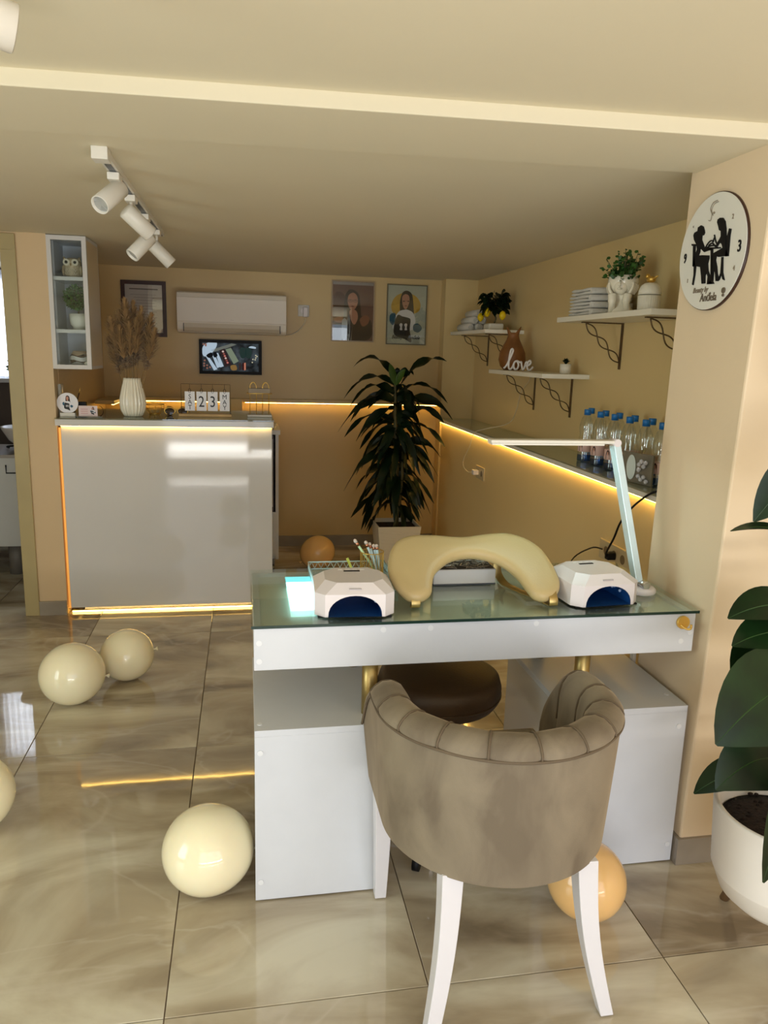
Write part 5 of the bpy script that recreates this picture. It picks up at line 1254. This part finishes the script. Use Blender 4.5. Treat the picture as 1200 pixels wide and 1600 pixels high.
# ------------------------------------------------------------------ bottles on the ledge
M_WATER = glass_mat('clear_water', (214, 226, 230), .0, .04)
M_LABEL = mat('pink_print_label', (214, 178, 168), .5, var=.02)
bt0 = thing('water_bottle', (0, 0, 0), 'small clear water bottle with blue cap in the row on the ledge', 'bottle', 'water bottles on the ledge')
MB().lathe([(0, 0), (.028, 0), (.031, .006), (.031, .055), (.029, .06), (.031, .066), (.031, .10), (.027, .125), (.0315, .15), (.031, .165), (.022, .198), (.0125, .212), (.0125, .222)], 24).build('body', M_PET, bt0, (0, 0, 0))
MB().lathe([(.0316, .045), (.0322, .046), (.0322, .088), (.0316, .089)], 24).build('label', M_LABEL, bt0, (0, 0, 0))
MB().lathe([(.0318, .002), (.0322, .004), (.0322, .03), (.0318, .031)], 24).build('blue_film', glass_mat('blue_tinted_film', (150, 180, 228), .1, .02), bt0, (0, 0, 0))
MB().lathe([(0.0145, .216), (.0148, .236), (.013, .238), (0, .238)], 24, rib=24, ribd=.03).build('cap', M_BLUECAP, bt0, (0, 0, 0))
MB().lathe([(0.0, .226), (.0155, .212), (.0155, .215), (0, .2155)], 16).build('cap_ring', M_BLUECAP, bt0, (0, 0, 0))
fg = MB()
for k in range(7):
    a0_ = R(205)+R(7)*(k-3)
    pass
hairp = [(R(-16), .047), (R(-17), .066), (R(-9), .084), (R(2), .087), (R(12), .080), (R(15), .062), (R(17), .047)]
ang0 = R(212)
fg.add([(.0326*cos(ang0+a), .0326*sin(ang0+a), z) for a, z in hairp], [tuple(range(7))]); fg.build('printed_figure', M_HAIR, bt0, (0, 0, 0))
fc = [(R(-5), .066), (R(-6), .076), (R(0), .081), (R(6), .076), (R(5), .066), (R(0), .062)]
MB().add([(.0331*cos(ang0+a), .0331*sin(ang0+a), z) for a, z in fc], [tuple(range(6))]).build('printed_face', M_SKIN, bt0, (0, 0, 0))
rows = [(1.545, y) for y in (3.285, 3.150, 3.017, 2.886, 2.755, 2.63)]+[(1.607, y) for y in (3.376, 3.228, 3.097, 2.962, 2.82)]
flab = ['front-row water bottle with blue cap, farthest in the row', 'front-row water bottle, second from the far end', 'front-row water bottle, third from the far end', 'front-row water bottle, fourth from the far end', 'front-row water bottle beside the vanity mirror', 'front-row water bottle behind the vanity mirror',
        'back-row water bottle, farthest one', 'back-row water bottle, second from the far end', 'back-row water bottle, middle one', 'back-row water bottle, second nearest', 'back-row water bottle, nearest the pillar']
for i, (x, y) in enumerate(rows):
    o = bt0 if i == 0 else copy_tree(bt0)
    o.location = (x, y, .9995); o['label'] = flab[i]
# vanity mirror
vm = thing('vanity_mirror', (1.52, 2.66, .999), 'small crystal-trimmed mirror with oval glass at the ledge end', 'mirror')
Mv = Matrix.Translation((1.475, 2.705, 1.0)) @ Matrix.Rotation(R(-78), 4, 'Z')
MB().box(-.055, .115, -.004, .004, 0, .115, Mv).build('backing', mat('dull_silver_backing', (128, 124, 112), .35, .5, var=.1), vm)
vs = [Mv @ Vector((.0+.026*cos(a), -.006, .058+.048*sin(a))) for a in [2*pi*k/28 for k in range(28)]]
MB().add(vs, [tuple(range(28))]).build('oval_glass', mat('pale_mirror', (214, 226, 224), .25, .2, var=0), vm, fix=False)
for k, (a, z) in enumerate(((.05, .075), (.062, .088), (.075, .07), (.05, .055), (.085, .085), (.05, .03), (.065, .02), (.08, .03), (.095, .015))):
    p = Mv @ Vector((a, -.012, z)); MB().sphere(p, .0085, 10, 8).build('crystal', M_CRYSTAL, vm)

# ------------------------------------------------------------------ clock
ck_ = thing('wall_clock', (1.248, 1.958, 1.754), 'round white wall clock with black silhouettes of two seated women', 'clock')
KX, KY, KZ, KR = 1.2485, 1.958, 1.754, .152
Mc = frame((KX-.012, KY, KZ), (0, -1, 0), (0, 0, 1), (-1, 0, 0))
vsn = []
MB().tube([(KX-.010, KY, KZ), (KX+.001, KY, KZ)], KR, 72).build('rim', M_DKWOOD, ck_)
fcx = MB().tube([(KX-.012, KY, KZ), (KX-.010, KY, KZ)], KR-.002, 72).build('face', mat('clock_face_white', (226, 224, 214), .4, var=.01), ck_)
def cl(name, pts, m=M_BLACK, d=.003):
    k = len(pts); vs = [Mc @ Vector((a, b, 0)) for a, b in pts]+[Mc @ Vector((a, b, d)) for a, b in pts]
    MB().add(vs, [tuple(range(k)), tuple(reversed(range(k, 2*k)))]+[(i, i+k, (i+1) % k+k, (i+1) % k) for i in range(k)]).build(name, m, fcx)
W1 = [(-0.0572, 0.0764), (-0.0458, 0.0713), (-0.0389, 0.0612), (-0.0362, 0.054), (-0.0393, 0.0488), (-0.0473, 0.0476), (-0.0465, 0.0372), (-0.0366, 0.0244), (-0.0284, 0.0143), (-0.0134, 0.0102), (0.0028, 0.0093), (0.0117, 0.0049), (-0.0122, 0.0044), (-0.0282, 0.0028), (-0.0423, 0.0114), (-0.0496, 0.0169), (-0.0494, 0.0053), (-0.054, -0.0034), (-0.0351, -0.0044), (-0.0036, -0.0086), (-0.0022, -0.0161), (-0.0056, -0.0293), (0.0001, -0.0481), (0.011, -0.0628), (0.0203, -0.0795), (0.0271, -0.0834), (0.001, -0.0837), (0.0013, -0.0642), (-0.0072, -0.052), (-0.0116, -0.0608), (-0.0077, -0.0807), (-0.0242, -0.0805), (-0.0305, -0.0591), (-0.0394, -0.0351), (-0.077, -0.0278), (-0.0731, -0.0036), (-0.0646, 0.0141), (-0.0709, 0.0288), (-0.0842, 0.0421), (-0.0897, 0.0545), (-0.0858, 0.061), (-0.0714, 0.0636), (-0.0711, 0.0727)]
C1 = [(-0.0939, 0.0322), (-0.0701, 0.0287), (-0.0693, 0.0246), (-0.0744, 0.0246), (-0.0713, -0.0085), (-0.0609, -0.033), (-0.0611, -0.054), (-0.0644, -0.0809), (-0.0703, -0.0792), (-0.0676, -0.0535), (-0.071, -0.032), (-0.0776, -0.0289), (-0.0858, 0.026), (-0.093, 0.0276)]
TB = [(-0.0181, 0.0135), (0.0443, 0.0069), (0.045, 0.0036), (0.0106, 0.0062), (0.0247, -0.0753), (0.0341, -0.0851), (0.0051, -0.084), (0.0162, -0.0746), (0.0013, 0.0068), (-0.0173, 0.0095)]
HD = [(-0.0259, 0.0117), (-0.0088, 0.0277), (0.0071, 0.0279), (0.0001, 0.0232), (0.0101, 0.0427), (0.0146, 0.034), (0.0298, 0.0161), (0.0264, 0.0098), (0.0098, 0.0141), (-0.0138, 0.0125)]
W2 = [(0.0275, 0.0825), (0.0413, 0.0804), (0.0528, 0.0699), (0.0602, 0.0514), (0.0649, 0.0312), (0.0662, 0.0115), (0.0727, -0.0024), (0.0834, -0.0189), (0.0395, -0.0173), (0.0309, -0.013), (0.0291, -0.024), (0.0387, -0.0428), (0.0443, -0.0613), (0.052, -0.0709), (0.0518, -0.0798), (0.0399, -0.0788), (0.0343, -0.0604), (0.0247, -0.0415), (0.0268, -0.0619), (0.0279, -0.0779), (0.0227, -0.0752), (0.0159, -0.0406), (0.0104, -0.0129), (0.0137, -0.0054), (0.0436, 0.0011), (0.0544, 0.0042), (0.0487, 0.0137), (0.04, 0.0192), (0.0299, 0.0116), (0.025, 0.0167), (0.0347, 0.0265), (0.0408, 0.0345), (0.0381, 0.048), (0.0298, 0.0514), (0.0236, 0.0633), (0.017, 0.0732), (0.0185, 0.0795)]
C2 = [(0.0736, 0.0495), (0.0825, 0.0471), (0.0808, 0.0312), (0.0829, -0.0036), (0.0836, -0.02), (0.0704, -0.0196), (0.0715, -0.0023), (0.0687, 0.0307)]
C3 = [(0.0544, -0.019), (0.061, -0.0197), (0.0676, -0.059), (0.0785, -0.0798), (0.0704, -0.0769), (0.0619, -0.0629), (0.0553, -0.0779), (0.0494, -0.0774), (0.0576, -0.0603)]
for nm, P_ in (('woman_silhouette', W1), ('chair_silhouette', C1), ('table_silhouette', TB), ('woman_silhouette', W2), ('chair_silhouette', C2), ('chair_silhouette', C3)): cl(nm, P_)
for st_ in ([(-.03, .008), (-.018, .022), (-.004, .029), (.010, .026)], [(-.012, .018), (.004, .022), (.02, .012), (.03, .008)], [(.032, .012), (.02, .024), (.010, .042)], [(.006, .024), (.012, .036)], [(-.02, .013), (.0, .016), (.03, .013)]):
    MB().tube([Mc @ Vector((p[0], p[1], .0015)) for p in cr([(a, b, 0) for a, b in st_], 5)], .0021, 6).build('arm_silhouette', M_BLACK, fcx)
M_GREYP = mat('grey_clock_print', (140, 128, 110), .5, var=0)
def ct(s, a, b, sz, sx, m=M_BLACK, bold=0, shear=0, nm='numeral'):
    text(nm, s, sz, m, fcx, Mc @ Matrix.Translation((a, b, .0012)), .001, sx=sx, bold=bold, shear=shear)
ct('9', -.121, -.005, .036, .75, bold=.0004); ct('3', .1245, -.001, .040, .8, bold=.0006)
ct('2', .083, .077, .018, .8, M_GREYP); ct('4', .112, -.053, .018, .8, M_GREYP); ct('c', -.0957, .0787, .012, 1, M_GREYP); ct('I', -.0967, -.0676, .016, .8, M_GREYP)
ct('Beauty by', -.029, -.097, .021, .85, M_GREYP, shear=.3, nm='lettering'); ct('Anđela', .012, -.119, .031, .85, mat('brown_clock_print', (104, 92, 76), .5, var=0), shear=.1, nm='lettering')
MB().tube([Mc @ Vector((.0786, -.105, 0)), Mc @ Vector((.0786, -.105, .003))], .0075, 16).tube([Mc @ Vector((.0786, -.117, 0)), Mc @ Vector((.0786, -.117, .003))], .004, 12).build('emblem', mat('brown_clock_print', (104, 92, 76), .5), fcx)
SWP = [(0.0066, 0.1299), (-0.0123, 0.1266), (-0.0215, 0.1126), (-0.0126, 0.0977), (-0.0156, 0.0826), (-0.0259, 0.0842)]
MB().tube([Mc @ Vector((p.x, p.y, .001)) for p in cr(SWP, 6)], .0011, 5).tube([Mc @ Vector((p.x+.006, p.y-.004, .001)) for p in cr(SWP[:4], 6)], .0009, 5).build('swirl_face', M_GREYP, fcx)
MB().tube([Mc @ Vector((-.0025, .1, 0)), Mc @ Vector((-.0025, .1, .003))], .003, 10).build('swirl_dot', M_GREYP, fcx)

# ------------------------------------------------------------------ track spotlights
tr = thing('ceiling_track', (-.39, 3.0, 2.0), 'white ceiling track rail carrying four spotlights', 'track')
MB().box(-.407, -.373, 2.40, 3.98, 1.982, 2.0).build('rail', M_WHITE_MT, tr)
MB().box(-.399, -.381, 2.44, 3.96, 1.9805, 1.983).build('slot', mat('dark_track_slot', (70, 76, 84), .4, .4, var=0), tr)
MB().box(-.412, -.368, 2.36, 2.42, 1.966, 2.0).build('feed_cap', M_WHITE_MT, tr, bevel=.002)
def spot(x, y, aim, label, r=.029, L=.115, drop=.03, hang=1.98):
    t = thing('track_spotlight', (x, y, hang), label, 'spotlight', 'white track spotlights')
    MB().box(x-.018, x+.018, y-.035, y+.035, hang-.022, hang).build('adapter', M_WHITE_MT, t, bevel=.003)
    MB().tube([(x, y, hang-.022), (x, y, hang-.022-drop)], .006, 10).build('stem', M_WHITE_MT, t)
    a = Vector(aim).normalized(); p0 = Vector((x, y, hang-.022-drop)); q = p0-a*.03; e = p0+a*(L-.03)
    M = frame(q, *(lambda z: (z.orthogonal().normalized(), z.cross(z.orthogonal().normalized()), z))(a))
    c = MB().lathe([(0, -.002), (r-.004, 0), (r, .004), (r, L), (r-.002, L+.002), (r-.004, L-.001), (r-.0045, L-.008)], 32, (0, 0, 0), M=M).build('can', M_WHITE_MT, t)
    MB().lathe([(0, L-.008), (r-.004, L-.008)], 24, (0, 0, 0), M=M).build('lens', mat('frosted_lens', (214, 216, 214), .3, var=.08, scale=30), c)
    return t
spot(-.39, 2.62, (-.45, -.78, -.62), 'track spotlight nearest camera, lens aimed left toward the viewer', L=.12)
spot(-.39, 2.97, (.55, .35, -.5), 'second track spotlight, pointing right and down', drop=.045)
spot(-.39, 3.36, (-.72, -.45, -.85), 'third track spotlight, pointing left behind the second', drop=.08)
spot(-.39, 3.78, (.45, .1, -.45), 'farthest track spotlight, pointing right and down', drop=.06)
# spotlight at the upper left corner of the frame
spot(-.43, 1.28, (.62, .25, -.12), 'near ceiling spotlight cut off by the upper left corner', r=.034, L=.14, hang=2.016, drop=.06)
